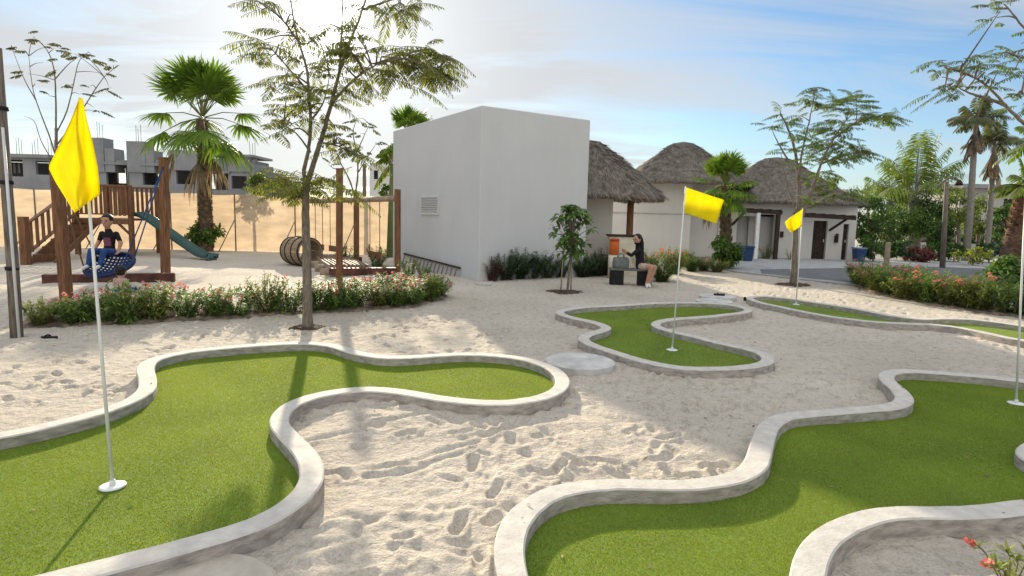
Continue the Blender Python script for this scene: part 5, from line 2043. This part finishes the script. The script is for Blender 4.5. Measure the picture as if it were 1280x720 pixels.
def fan_palm(label, bpx, crown, r_px, trunk_px, n_live=30, n_dead=8, D=None, group='fan palms', up_share=.55):
    if D is None:
        b = G(*bpx)
    else:
        b = At(*bpx, D)
        b[2] = 0
    D = b[1]
    c = At(*crown, D) - b
    R_ = r_px / PX(D)
    root = thing('fan_palm', label, 'palm tree', b, group=group)
    mb = MB()
    tr_ = trunk_px / PX(D) / 2
    P = smooth_path([[0, 0, -.2], c * [.2, .2, .33], c * [.7, .7, .66], c - [0, 0, .1]], 10)
    rad = np.linspace(tr_ * 1.2, tr_ * .85, len(P))
    mb.tube(P, rad, 14)
    # leaf-base boots: short pointed scales in rings
    nb = int(np.linalg.norm(c) / .09)
    for q in range(nb):
        u = (q + .5) / nb
        pc_ = np.array([np.interp(u, np.linspace(0, 1, len(P)), P[:, k]) for k in range(3)])
        r_ = np.interp(u, np.linspace(0, 1, len(P)), rad)
        a = np.arange(7) * 2 * PI / 7 + q * .62 + rng.normal(0, .1, 7)
        o_ = np.stack([np.cos(a), np.sin(a), 0 * a], 1)
        mb.leaves(pc_ + o_ * r_ * .92 - [0, 0, .05], o_ * .55 + np.array([0, 0, 1.0]), o_, .17, r_ * .8, m=1)
    mb.build('trunk', [BARKP, DEADP], root)
    cb = MB()
    for q in range(n_live):
        el = math.radians(rng.uniform(-42, 30) if q > n_live * up_share else rng.uniform(42, 88))
        az_ = q * 2.4 + rng.normal(0, .25)
        d = np.array([math.cos(az_) * math.cos(el), math.sin(az_) * math.cos(el), math.sin(el)])
        up = (0, 0, 1) if el < 1.2 else (math.cos(az_ + 1.6), math.sin(az_ + 1.6), .3)
        fan_leaf(cb, c + d * .08, d, R_ * rng.uniform(.44, .60), R_ * rng.uniform(.36, .48), up=up, droop=.25 if el > .4 else .5)
    cb.build('crown', [FANL, DEADP, MATS.get('petiole') or mat('petiole', (.16, .18, .05), .6)], root)
    if n_dead:
        cb = MB()
        for q in range(n_dead):
            az_ = rng.uniform(0, 2 * PI)
            el = math.radians(rng.uniform(-70, -35))
            d = np.array([math.cos(az_) * math.cos(el), math.sin(az_) * math.cos(el), math.sin(el)])
            fan_leaf(cb, c - [0, 0, .12], d, R_ * .62, R_ * .34, m=1, droop=.9, nseg=14, span=.7)
        cb.build('dead_fronds', [FANL, DEADP, MATS['petiole']], root)
    return root


fan_palm("tall fan palm behind the playground with dead fronds hanging below its crown", (258, 314), (253, 147), 80, 14, 30, 4, up_share=.66)
fan_palm("short fan palm between the middle and right huts beside the pergola", (907, 338), (906, 232), 46, 12, 34, 1, D=24)
fan_palm("fan palm whose crown peeks over the white building's roof", (512, 300), (511, 168), 42, 12, 24, 1, D=28)


def pinnate(mb, p, d, ln, wl, m=0, pairs=26, droop=.7, wd=.045, hang=.5):
    d = np.array(d, float)
    d /= np.linalg.norm(d)
    s = np.cross(d, (0, 0, 1.0))
    s /= np.linalg.norm(s) + 1e-6
    u = np.linspace(0, 1, 12)
    P = p + d * (u * ln)[:, None] - np.array([0, 0, 1.0]) * (droop * ln * u ** 2.2 * .7)[:, None]
    mb.tube(P, np.linspace(.030, .006, 12), 4, m=1, cap=False)
    uu = np.linspace(.18, .99, pairs)
    B = np.stack([np.interp(uu, u, P[:, k]) for k in range(3)], 1)
    T = np.gradient(B, axis=0)
    T /= np.linalg.norm(T, axis=1)[:, None]
    prof = np.sin(PI * (uu * .8 + .15)) * .75 + .25
    for sg in (-1, 1):
        dd = s * sg + T * .7 + rng.normal(0, .1, B.shape) - np.array([0, 0, hang])
        mb.leaves(B, dd, np.cross(T, s), wl * prof * rng.uniform(.85, 1.1, pairs), wd, m=m, bend=.6)


def coco_palm(label, bpx, crown, len_px, trunk_px, fr, D, mats=(COCO, BARKC), bend=0.0, skirt=0, group='coconut palms', name='coconut_palm', elr=(-15, 80), crown_bias=None):
    b = At(*bpx, D)
    b[2] = 0
    c = At(*crown, D) - b
    R_ = len_px / PX(D)
    root = thing(name, label, 'palm tree', b, group=group)
    mb = MB()
    tr_ = trunk_px / PX(D) / 2
    P = smooth_path([[0, 0, -.2], c * [.15, .15, .33] + [bend, 0, 0], c * [.6, .6, .66] + [bend * .6, 0, 0], c], 10)
    mb.tube(P, np.linspace(tr_ * 1.25, tr_ * .8, len(P)) * (1 + .05 * np.sin(np.arange(len(P)) * 2.1)), 12)
    mb.build('trunk', mats[1], root)
    cb = MB()
    for q in range(fr):
        el = math.radians(rng.uniform(*elr))
        az_ = 2 * PI * q / fr * 2.4 + rng.normal(0, .2)
        d = np.array([math.cos(az_) * math.cos(el), math.sin(az_) * math.cos(el), math.sin(el)])
        pinnate(cb, c, d, R_ * rng.uniform(.8, 1.1), R_ * .27, droop=.75 * math.cos(el) + .12, wd=.055)
    cb.build('crown', [mats[0], mats[1]], root)
    if skirt:
        cb = MB()
        for q in range(skirt):
            az_ = rng.uniform(0, 2 * PI)
            d = np.array([math.cos(az_) * .45, math.sin(az_) * .45, -1])
            pinnate(cb, c - [0, 0, rng.uniform(0, R_ * .5)], d, R_ * rng.uniform(.5, .8), R_ * .16, droop=.1, wd=.05)
        cb.build('dead_fronds', [DEADP, BARKC], root)
    return root


coco_palm("bushy coconut palm with upright fronds left of the street lamp", (1140, 322), (1143, 246), 88, 14, 24, 36, elr=(30, 89))
coco_palm("smaller coconut palm leaning behind the right hut's bin", (1112, 322), (1112, 252), 56, 10, 15, 38, elr=(20, 88))
coco_palm("tall palm with ragged greyish crown, the left one of the slender pair", (1207, 325), (1220, 152), 40, 7, 26, 33, mats=(mat('greyish_frond', (.125, .145, .070), .8, trans=.3, island=.3), BARKC), skirt=12, elr=(20, 88))
coco_palm("tall palm with ragged crown and hanging skirt, the right one of the slender pair", (1232, 325), (1243, 182), 42, 6, 22, 35, mats=(MATS['greyish_frond'], BARKC), skirt=12, elr=(20, 88))
coco_palm("coconut palm outside the right edge hanging one bright frond into view", (1312, 330), (1304, 176), 48, 12, 13, 22, elr=(-10, 70))
dp_ = coco_palm("stout palm at the right edge with rough scaly trunk above the hedge", (1261, 328), (1286, 236), 46, 22, 18, 21, mats=(COCO, BARKP), group='date palms', name='date_palm', elr=(-20, 80))
mb = MB()
b = np.array(dp_.location)
c = At(1286, 236, 21) - b
for q in range(34):
    u = q / 34
    p = c * u
    a = np.arange(8) * 2 * PI / 8 + q * .5
    o_ = np.stack([np.cos(a), np.sin(a), 0 * a], 1)
    mb.leaves(p + o_ * .27, o_ * .8 + np.array([0, 0, 1.0]), o_, .22, .2)
mb.build('leaf_bases', mat('leaf_base', (.30, .155, .085), .9, .4, 6.0, island=.4), dp_)
# bright broad fronds left of the white building
D = 25
b = At(487, 300, D)
b[2] = 0
r_ = thing('banana_plant', "broad-leaved tall plant whose leaves stick out left of the white building", 'plant', b)
mb = MB()
top = At(490, 205, D) - b
mb.tube([(0, 0, -.1), top * .5, top], [.14, .11, .07], 10)
mb.build('stem', mat('green_stem', (.10, .13, .04), .6), r_)
mb = MB()
for tx, ty in ((470, 182), (472, 196), (480, 222), (486, 170), (498, 180), (505, 215), (476, 172)):
    e = At(tx, ty, D + rng.uniform(-.4, .4)) - b
    dv = e - top
    pinnate(mb, top, dv + [0, 0, np.linalg.norm(dv) * .55], np.linalg.norm(dv) * 1.35, .34, pairs=16, droop=.9, wd=.11)
mb.build('leaves', [COCO, BARKC], r_)


def leafy_tree(label, cx, cy, rw, rh, D, bx, by_, n=46, per=46, leaf=TREEL, ls=.16, name='leafy_tree', cat='tree', group='leafy trees behind the lamp', tr_=.12):
    b = At(bx, by_, D)
    b[2] = 0
    c = At(cx, cy, D) - b
    rw, rh = rw / PX(D), rh / PX(D)
    root = thing(name, label, cat, b, group=group)
    mb = MB()
    fork = c * [.6, .6, 0] + [0, 0, max(.3, (c[2] - rh * .75))]
    mb.tube(smooth_path([[0, 0, -.1], fork * .5 + [.05, 0, 0], fork], 5), np.linspace(tr_ * 1.2, tr_ * .8, 11), 9)
    cb = MB()
    for q in range(n):
        d = unit(1)[0]
        rr_ = rng.uniform(.35, 1.0) ** .6
        pc_ = c + d * rr_ * [rw, rw * .9, rh] * rng.uniform(.8, 1.12)
        if q < 12:
            mb.tube(smooth_path([fork, fork * .5 + pc_ * .5 + rng.normal(0, .1, 3), pc_], 4), np.linspace(tr_ * .45, .012, 9), 5)
        m_ = int(per * rng.uniform(.6, 1.3))
        sz = rng.uniform(.28, .52) * min(rw, rh) * .9
        pp_ = pc_ + unit(m_) * (rng.uniform(0, 1, (m_, 1)) ** .5) * sz * [1.2, 1.2, .75]
        dd = unit(m_) + [0, 0, -.35] + d * .5
        cb.leaves(pp_, dd, unit(m_) * .7 + [0, 0, 1.0], rng.uniform(.7, 1.3, m_) * ls, rng.uniform(.4, .6, m_) * ls, bend=.4)
    mb.build('trunk', BARKG, root)
    cb.build('crown', leaf, root)
    return root


for a in (
        ("dark leafy tree against the right end of the right hut", 1085, 272, 22, 36, 33, 1086, 322, 54, 60, TREEL),
        ("light green tree top peeking above the right hut's roof corner", 1083, 243, 17, 14, 40, 1084, 315, 30, 40, TREEY),
        ("dense dark tree filling the gap left of the coconut palm trunk", 1118, 282, 26, 26, 35, 1118, 322, 54, 60, TREEL),
        ("dark tree right of the coconut palm, just left of the lamp post", 1160, 270, 24, 26, 35, 1160, 322, 54, 60, TREEL),
        ("light green tree right of the lamp post behind the slender palms", 1197, 262, 20, 26, 37, 1197, 322, 46, 50, TREEY),
        ("yellow-green tree between the slender pair of palms", 1222, 268, 18, 26, 39, 1222, 322, 40, 50, TREEY),
        ("round green tree behind the right one of the slender palms", 1258, 274, 18, 22, 36, 1258, 322, 46, 50, TREEL),
        ("broad dark tree behind the far thatched house", 1140, 268, 30, 22, 50, 1140, 315, 50, 60, TREEL),
        ("broad light tree behind the slender palms, in front of the pale house", 1218, 292, 20, 16, 42, 1218, 318, 40, 50, TREEY),
        ("low dark tree between lamp post and coconut palm", 1175, 292, 16, 20, 33, 1175, 324, 40, 50, TREEL),
        ("dark low tree before the teal screen", 1238, 300, 14, 14, 40, 1238, 318, 36, 44, TREEL),
        ("dark tree at the right edge behind the scaly palm trunk", 1285, 290, 18, 34, 30, 1288, 325, 50, 50, TREEL)):
    leafy_tree(*a[:8], n=a[8], per=a[9], leaf=a[10])
for q, (px, w_, lab, lf_) in enumerate(((1108, 16, "dark low bush left of the coconut palm's foot, across the road", TREEL), (1132, 14, "dark low bush between the coconut palm and the reddish bush", DARKL), (1172, 14, "dark low bush just left of the lamp post across the road", TREEL), (1192, 15, "low bush right of the lamp post across the road", TREEL), (1236, 17, "low dark bush under the right one of the slender palms", DARKL), (1262, 15, "low bush before the scaly palm's trunk, across the road", TREEL))):
    leafy_tree(lab, px, 311, w_, 10, 32, px, 325, 24, 46, lf_, name='shrub', cat='shrub', group='shrubs across the road', ls=.15, tr_=.03)
leafy_tree("green bush-like tree above the fence right of the grey houses", 327, 231, 17, 15, 30, 328, 312, 30, 44, TREEY, group='small trees by the fence', tr_=.07)
leafy_tree("small dark round tree above the fence next to the white building", 482, 240, 7, 9, 34, 482, 312, 16, 40, TREEL, group='small trees by the fence', tr_=.06)
leafy_tree("dark bush under the coconut palm with reddish leaves", 1150, 318, 20, 10, 31, 1150, 330, 30, 46, REDL, name='shrub', cat='shrub', group='shrubs across the road', ls=.13, tr_=.04)
leafy_tree("low green shrub beyond the road at the foot of the lamp post", 1215, 318, 22, 9, 29, 1215, 332, 26, 40, OLEY, name='shrub', cat='shrub', group='shrubs across the road', ls=.13, tr_=.04)
leafy_tree("green shrub at the right hut's corner beside the blue bin", 1091, 308, 13, 14, 30, 1091, 326, 26, 40, TREEL, name='shrub', cat='shrub', group='shrubs across the road', ls=.13, tr_=.04)
leafy_tree("bright bush wrapped round the foot of the tall fan palm", 257, 291, 22, 15, 26, 257, 314, 34, 46, BROADL, name='shrub', cat='shrub', group='bushes at palm feet', ls=.20, tr_=.03)
leafy_tree("green bush wrapped round the foot of the short fan palm", 907, 314, 16, 20, 23.2, 907, 338, 34, 46, BROADL, name='shrub', cat='shrub', group='bushes at palm feet', ls=.17, tr_=.03)
leafy_tree("glossy green shrub at the right edge below the scaly palm", 1258, 344, 24, 22, 15.5, 1258, 370, 44, 46, BROADL, name='shrub', cat='shrub', group='shrubs at the right edge', ls=.14, tr_=.03)

# houses across the road
D = 44
c = At(1142, 320, D)
hx = thing('thatched_house', "far low house with grey-brown roof seen between the right-hand trees", 'house', (c[0], D, 0))
thatch(hx, (0, 0), 2.6, 2.4, At(1142, 297, D)[2], At(1142, 280, D)[2], .9, 0, 1200)
mb = MB()
mb.box((0, 0, At(1142, 296, D)[2] / 2), (3.9, 3.4, At(1142, 296, D)[2]))
mb.build('wall', FARWALL, hx, smooth=False)
mb = MB()
mb.box((-.6, -1.74, 1.0), (.9, .06, 2.0))
mb.build('door', DARKW, hx, smooth=False)
D = 46
c = At(1245, 320, D)
fb = thing('terrace_house', "far pale two-storey house at the right behind the palms with teal screen", 'house', (c[0], D, 0))
ox = lambda p: At(p, 290, D)[0] - c[0]
oz = lambda y: At(1245, y, D)[2]
mb = MB()
wallgrid(mb, ox(1195), ox(1330), 0, oz(236), [(ox(1205), ox(1222), oz(318), oz(296)), (ox(1250), ox(1268), oz(262), oz(248)), (ox(1205), ox(1222), oz(268), oz(250)), (ox(1285), ox(1300), oz(262), oz(248))], 0, .3)
mb.box((ox(1262), 4, oz(236) / 2 - .1), (ox(1330) - ox(1195), 7.3, oz(236) - .2))
mb.build('wall', FARWALL, fb, smooth=False)
mb = MB()
mb.box((ox(1262), 3.5, oz(234)), (ox(1330) - ox(1195) + .8, 8.6, .3))
mb.box((ox(1262), -.6, oz(279)), (ox(1330) - ox(1195) + .4, 1.15, .22))
mb.build('roof_slab', RAWCONC, fb, smooth=False)
for (p0_, p1_, a, b_) in ((1205, 1222, 318, 296), (1250, 1268, 262, 248), (1205, 1222, 268, 250), (1285, 1300, 262, 248)):
    mb = MB()
    mb.box(((ox(p0_) + ox(p1_)) / 2, .2, (oz(a) + oz(b_)) / 2), (ox(p1_) - ox(p0_) - .02, .06, oz(b_) - oz(a) - .02))
    mb.build('window', DARKIN, fb, smooth=False)
mb = MB()
mb.box((ox(1252), -2.2, oz(308)), (ox(1280) - ox(1236), .08, oz(297) - oz(319)))
for p in (1236, 1250, 1265, 1280):
    mb.box((ox(p), -2.26, oz(308)), (.1, .1, oz(296) - oz(320)))
mb.build('screen', TEALF, fb, smooth=False)
# long low garden wall far right
D = 40
c = At(1230, 320, D)
mb = MB()
mb.box((0, 0, .35), (14, .35, .9))
bevel(_place(mb, 'garden_wall', HUTWALL, c, "low pale garden wall across the road under the slender palms", 'wall'), .02)


# ------------------------------------------------------------------ oleander shrubs
def oleander_mesh(seed, h, spread, leaf, n_st=24, flowers=9, sparse=1.0):
    global rng
    keep = rng
    rng = np.random.default_rng(seed)
    st, lf, fl = MB(), MB(), MB()
    for q in range(n_st):
        a = rng.uniform(0, 2 * PI)
        r_ = spread * math.sqrt(rng.uniform(.02, 1))
        hh_ = h * rng.uniform(.62, 1.08) * (1 - .25 * (r_ / spread) ** 2)
        b0 = np.array([math.cos(a), math.sin(a), 0]) * r_ * .25
        t = np.array([math.cos(a) * r_, math.sin(a) * r_, hh_])
        P = smooth_path([b0 - [0, 0, .04], b0 * .6 + t * .4 + [0, 0, .06 * h], t], 5)
        st.tube(P, np.linspace(.007, .003, len(P)), 4, cap=False)
        nn_ = int(13 * sparse)
        u = np.linspace(.10, 1, nn_)
        B = np.stack([np.interp(u, np.linspace(0, 1, len(P)), P[:, k]) for k in range(3)], 1)
        for k in range(5):
            az_ = rng.uniform(0, 2 * PI, nn_)
            el = rng.uniform(-.25, 1.0, nn_)
            d = np.stack([np.cos(az_) * np.cos(el), np.sin(az_) * np.cos(el), np.sin(el)], 1)
            lf.leaves(B, d, np.array([0, 0, 1.0]) - d * .3, rng.uniform(.09, .155, nn_), rng.uniform(.018, .028, nn_), bend=.35)
        if q < flowers:
            for k in range(int(rng.integers(4, 9))):
                pc_ = t + rng.normal(0, .028, 3) + [0, 0, .02]
                d = unit(1)[0] * [1, 1, .4] + [0, 0, .6]
                a5 = np.arange(5) * 2 * PI / 5 + rng.uniform(0, 1)
                n_ = d / np.linalg.norm(d)
                s = np.cross(n_, [.3, .5, .8])
                s /= np.linalg.norm(s)
                s2 = np.cross(n_, s)
                dd = np.cos(a5)[:, None] * s + np.sin(a5)[:, None] * s2 + n_ * .35
                fl.leaves(np.repeat(pc_[None], 5, 0), dd, np.repeat(n_[None], 5, 0), .026, .024)
    rng = keep
    return st, lf, fl


protos = []


def oleander(seed, h, spread, leaf, **kw):
    st, lf, fl = oleander_mesh(seed, h, spread, leaf, **kw)
    root = thing('oleander_shrub', None, 'shrub')
    st.build('stems', BARKG, root)
    lf.build('foliage', leaf, root)
    if fl.n:
        fl.build('blossoms', PINKF, root)
    return root


protoL = [oleander(11, .60, .36, OLEA, flowers=2), oleander(12, .52, .38, OLEA, flowers=5), oleander(13, .64, .34, OLEY, flowers=1), oleander(14, .48, .40, OLEA, flowers=8)]
used = set()


def put_shrub(k, x, y, s, rot, label, group, extra=None):
    src = (extra or protoL)[k]
    if src.name in used:
        o = clone(src)
    else:
        o = src
        used.add(src.name)
    o.location = (x, y, sand_z(x, y) - .01)
    o.rotation_euler = (0, 0, rot)
    o.scale = (s, s, s * random.uniform(.9, 1.1))
    o['label'] = label
    o['group'] = group
    return o


def along(pxs, n, off):
    P = np.array([G(*p)[:2] for p in pxs])
    T = np.gradient(P, axis=0)
    T /= np.linalg.norm(T, axis=1)[:, None]
    Nn = np.stack([-T[:, 1], T[:, 0]], 1)
    if Nn[:, 1].mean() < 0:
        Nn = -Nn
    d = np.r_[0, np.cumsum(np.linalg.norm(np.diff(P, axis=0), axis=1))]
    s = (np.arange(n) + .5) / n * d[-1]
    return np.stack([np.interp(s, d, P[:, k]) for k in (0, 1)], 1) + np.stack([np.interp(s, d, Nn[:, k]) for k in (0, 1)], 1) * off


ORD = ['first', 'second', 'third', 'fourth', 'fifth', 'sixth', 'seventh', 'eighth', 'ninth', 'tenth', 'eleventh', 'twelfth', 'thirteenth', 'fourteenth', 'fifteenth', 'sixteenth', 'seventeenth', 'eighteenth', 'nineteenth', 'twentieth']
LOOK = ['leafy oleander', 'pink-dotted oleander', 'yellowish oleander', 'blossom-covered oleander']
for q, (x, y) in enumerate(along(HEDGE_L, 20, .34)):
    k = random.choice((0, 1, 2, 3))
    put_shrub(k, x + random.uniform(-.08, .08), y + random.uniform(-.08, .08), random.uniform(.78, 1.14), random.uniform(0, 6), f"{LOOK[k]}, {ORD[q]} from the leaning pole, front row of playground hedge", 'oleanders of the playground hedge')
for q, (x, y) in enumerate(along(HEDGE_L, 14, 1.12)):
    k = random.choice((0, 1, 2, 3, 3))
    put_shrub(k, x + random.uniform(-.1, .1), y + random.uniform(-.15, .15), random.uniform(.70, 1.15), random.uniform(0, 6), f"{LOOK[k]}, {ORD[q]} from the leaning pole, back row of playground hedge", 'oleanders of the playground hedge')
protoR = [oleander(21, .72, .46, OLEA, flowers=3, n_st=32), oleander(22, .64, .50, OLEY, flowers=9, n_st=32), oleander(23, .78, .44, OLEA, flowers=10, n_st=34), oleander(24, .66, .46, OLEY, flowers=2, n_st=32)]
LOOKR = ['green oleander', 'yellowish flowering oleander', 'tall flowering oleander', 'yellowish oleander']
for q, (x, y) in enumerate(along(HEDGE_R, 12, .45)):
    k = random.choice((0, 1, 2, 3))
    put_shrub(k, x, y + random.uniform(-.1, .1), random.uniform(1.0, 1.3), random.uniform(0, 6), f"{LOOKR[k]}, {ORD[q]} from the pavement, front row of right hedge", 'oleanders of the right hedge', protoR)
for q, (x, y) in enumerate(along(HEDGE_R, 9, 1.45)):
    k = random.choice((0, 1, 1, 2, 3))
    put_shrub(k, x + random.uniform(-.2, .2), y + random.uniform(-.2, .2), random.uniform(.85, 1.15), random.uniform(0, 6), f"{LOOKR[k]}, {ORD[q]} from the pavement, back row of right hedge", 'oleanders of the right hedge', protoR)

# dark shrubs along the white building and behind the bench
protoD = [oleander(31, .92, .56, DARKL, flowers=0, n_st=60), oleander(32, .80, .64, DARKL, flowers=0, n_st=64), oleander(33, .95, .50, REDL, flowers=0, n_st=40)]
for q, (px, py, k, s, lab) in enumerate((
        (616, 350, 2, .78, "reddish-leaved shrub at the white building's front corner"),
        (632, 349, 1, .95, "dark shrub against the white building, right of the reddish corner shrub"),
        (647, 348, 0, 1.12, "tallest dark shrub against the white building's shaded wall"),
        (664, 347.5, 1, .98, "dark shrub against the white building, right of the tallest one"),
        (681, 347, 1, 1.05, "dark shrub against the white building, left of the young tree"),
        (699, 346.5, 0, .80, "dark shrub against the white building, directly behind the young tree's stakes"),
        (726, 345.5, 1, .90, "dark shrub at the white building, right of the young tree"),
        (742, 344.5, 1, .95, "dark shrub at the white building's far corner"),
        (753, 344, 2, .95, "reddish shrub just left of the bench and bag"))):
    g0 = G(px, py)
    put_shrub(k, g0[0], g0[1] - .1, s, q * 1.3, lab, 'shrubs along the white building', protoD)
protoG = [oleander(41, .85, .60, BROADL, flowers=0, n_st=60), oleander(42, .70, .6, OLEY, flowers=5, n_st=50)]
for q, (px, py, D, k, s, lab) in enumerate((
        (829, 344, 18.2, 0, .86, "bright green shrub right behind the person on the bench"),
        (812, 340, 19.5, 1, 1.15, "olive-green shrub behind the head of the person on the bench"),
        (796, 338, 20.5, 1, 1.0, "olive shrub beside the thatched hut's wooden post"),
        (842, 338, 21, 1, 1.2, "tall yellowish shrub left of the flag on the small green"),
        (866, 336, 22, 0, .75, "low green shrub before the middle hut's wall corner"),
        (882, 335, 22.5, 1, .85, "flowering shrub between middle hut and short fan palm"),
        (898, 336, 22, 1, .8, "flowering shrub at the left foot of the short fan palm"),
        (856, 335, 24, 1, .95, "low olive shrub against the middle hut's white wall"))):
    p = At(px, 300, D)
    put_shrub(k, p[0], p[1], s, q * 1.7, lab, 'shrubs behind the bench', protoG)
protoP = [oleander(51, .8, .4, OLEY, flowers=2, n_st=14)]
for q, (px, lab) in enumerate(((957, "yellowish plant under the pergola against the right hut"), (989, "small plant by the right hut's wall behind the slim tree"))):
    p = At(px, 320, 30.2)
    put_shrub(0, p[0], p[1], 1.1 - .2 * q, q, lab, 'plants by the right hut', protoP)
protoS = [oleander(61, .6, .45, OLEA, flowers=2, n_st=18)]
for q, (px, py, s, lab) in enumerate(((470, 333, 1.25, "green shrub under the right swing"), (432, 331, 1.1, "light green shrub behind the tall slim post"), (512, 346, .8, "shrub between swing frame and the slatted rack"), (528, 350, .7, "low shrub before the slatted rack"))):
    g0 = G(px, py)
    put_shrub(0, g0[0], g0[1], s, q * 2.1, lab, 'shrubs by the swing frame', protoS)

# young broad-leaved tree on stakes
b = G(709, 364)
yt = thing('young_tree', "young broad-leaved tree with stakes in front of the white building", 'tree', b)
PXd = PX(b[1])
mb = MB()
top = At(715, 292, b[1]) - b
TP = smooth_path([[0, 0, -.1], top * .4 + [.01, 0, 0], top * .75, top], 5)
mb.tube(TP, np.linspace(.032, .018, len(TP)), 8)
tips = []
for q in range(58):
    a = rng.uniform(0, 2 * PI)
    zq = rng.uniform(-.52, .72)
    r_ = rng.uniform(.06, .54) * math.sqrt(max(.15, 1 - ((zq - .05) / .78) ** 2))
    e = top + [math.cos(a) * r_, math.sin(a) * r_, zq]
    s = TP[int(len(TP) * rng.uniform(.66, .99))]
    mb.tube(smooth_path([s, s * .5 + e * .5 + [0, 0, .08], e], 4), np.linspace(.014, .006, 9), 5)
    tips.append(e)
mb.build('trunk', BARKG, yt)
mb = MB()
for e in tips:
    n_ = int(rng.integers(8, 14))
    a = rng.uniform(0, 2 * PI, n_)
    el = rng.uniform(-.5, .7, n_)
    d = np.stack([np.cos(a) * np.cos(el), np.sin(a) * np.cos(el), np.sin(el)], 1)
    mb.leaves(np.repeat(e[None], n_, 0) + rng.normal(0, .03, (n_, 3)), d, np.array([0, 0, 1.0]) + rng.normal(0, .2, (n_, 3)), rng.uniform(.15, .27, n_), rng.uniform(.065, .105, n_), bend=.6)
mb.build('crown', BROADL, yt)
for dx in (-.16, .10):
    mb = MB()
    mb.tube([(dx, .05, -.1), (dx * .8, .04, 1.1)], .018, 6)
    mb.build('stake', WOODL, yt)


def soil_patch(px, py, rx_, ry_):
    c = G(px, py)
    mb = MB()
    k, nr_ = 40, 6
    V = [(0, 0, .035)]
    for v in range(1, nr_):
        for q in range(k):
            t = 2 * PI * q / k
            u = v / (nr_ - 1)
            j_ = 1 + .12 * math.sin(3 * t + px) + rng.normal(0, .05)
            V.append((math.cos(t) * rx_ * u * j_, math.sin(t) * ry_ * u * j_, .035 * (1 - u * u) + rng.normal(0, .008) - (.05 if v == nr_ - 1 else 0)))
    T = [(0, 1 + q, 1 + (q + 1) % k) for q in range(k)]
    Q = [(1 + v * k + q, 1 + (v + 1) * k + q, 1 + (v + 1) * k + (q + 1) % k, 1 + v * k + (q + 1) % k) for v in range(nr_ - 2) for q in range(k)]
    mb.add(V, Q, T)
    o = mb.build('soil_patch', SOIL)
    o.location = (c[0], c[1], sand_z(c[0], c[1]) + .005)
    tag(o, kind='structure')


soil_patch(709, 364.5, .55, .42)
soil_patch(386, 412, .33, .26)
soil_patch(993, 356.5, .55, .45)

# pink-flowered sprig in the lower right corner
b = G(1262, 735)
sp_ = thing('oleander_sprig', "small oleander sprig with two pink flowers in the bottom right corner", 'plant', b)
st, lf, fl = MB(), MB(), MB()
tips = [(At(1213, 678, b[1] + .1) - b, True), (At(1233, 706, b[1] - .05) - b, True), (At(1256, 688, b[1]) - b, False), (At(1270, 700, b[1] + .1) - b, False), (At(1246, 712, b[1] - .1) - b, False), (At(1288, 690, b[1]) - b, False)]
for e, flw in tips:
    P = smooth_path([[0, 0, -.05], e * [.75, .75, .7] + [0.02, 0, .04], e], 5)
    st.tube(P, np.linspace(.005, .0025, len(P)), 5)
    nn_ = 9
    u = np.linspace(.25, .8 if flw else 1, nn_)
    B = np.stack([np.interp(u, np.linspace(0, 1, len(P)), P[:, k]) for k in range(3)], 1)
    for k in range(2 if flw else 3):
        az_ = rng.uniform(0, 2 * PI, nn_)
        el = rng.uniform(.3, 1.1, nn_)
        d = np.stack([np.cos(az_) * np.cos(el), np.sin(az_) * np.cos(el), np.sin(el)], 1)
        lf.leaves(B, d, np.array([0, 0, 1.0]) - d * .3, rng.uniform(.06, .10, nn_), .013, bend=.3)
    if flw:
        for k in range(4):
            pc_ = e + rng.normal(0, .009, 3)
            n_ = unit(1)[0] * .6 + [0, -.3, .8]
            n_ /= np.linalg.norm(n_)
            s = np.cross(n_, [.3, .5, .8])
            s /= np.linalg.norm(s)
            s2 = np.cross(n_, s)
            a5 = np.arange(5) * 2 * PI / 5 + rng.uniform(0, 1)
            fl.leaves(np.repeat(pc_[None], 5, 0), np.cos(a5)[:, None] * s + np.sin(a5)[:, None] * s2 + n_ * .4, np.repeat(n_[None], 5, 0), .022, .022)
st.build('stems', BARKG, sp_)
lf.build('foliage', OLEY, sp_)
fl.build('blossoms', mat('red_pink_blossom', (.75, .22, .20), .6, trans=.25, island=.2), sp_)

# a few dry fallen leaves on turf and sand
mb = MB()
n_ = 260
Q = np.c_[rng.uniform(-7, 8, n_), rng.uniform(2.4, 14, n_)]
zz = np.array([sand_z(*q) for q in Q]) + .006
for g in greens.values():
    zz[inside(Q, g['ctr'])] = Z_T + .008
    kk = inside(Q, g['outer']) & ~inside(Q, g['inner'])
    zz[kk] = KH + .004
a = rng.uniform(0, 2 * PI, n_)
mb.leaves(np.c_[Q, zz], np.stack([np.cos(a), np.sin(a), rng.uniform(-.05, .25, n_)], 1), np.array([[0, 0, 1.0]] * n_) + rng.normal(0, .25, (n_, 3)), rng.uniform(.02, .06, n_), rng.uniform(.008, .02, n_))
tag(mb.build('fallen_leaves', mat('dry_leaf', (.22, .16, .08), .8, .3, 3.0, island=.5)), kind='stuff')

for o in list(scene.objects):
    if o.parent is None and 'kind' not in o and o.type in ('MESH', 'EMPTY'):
        o['kind'] = 'thing'
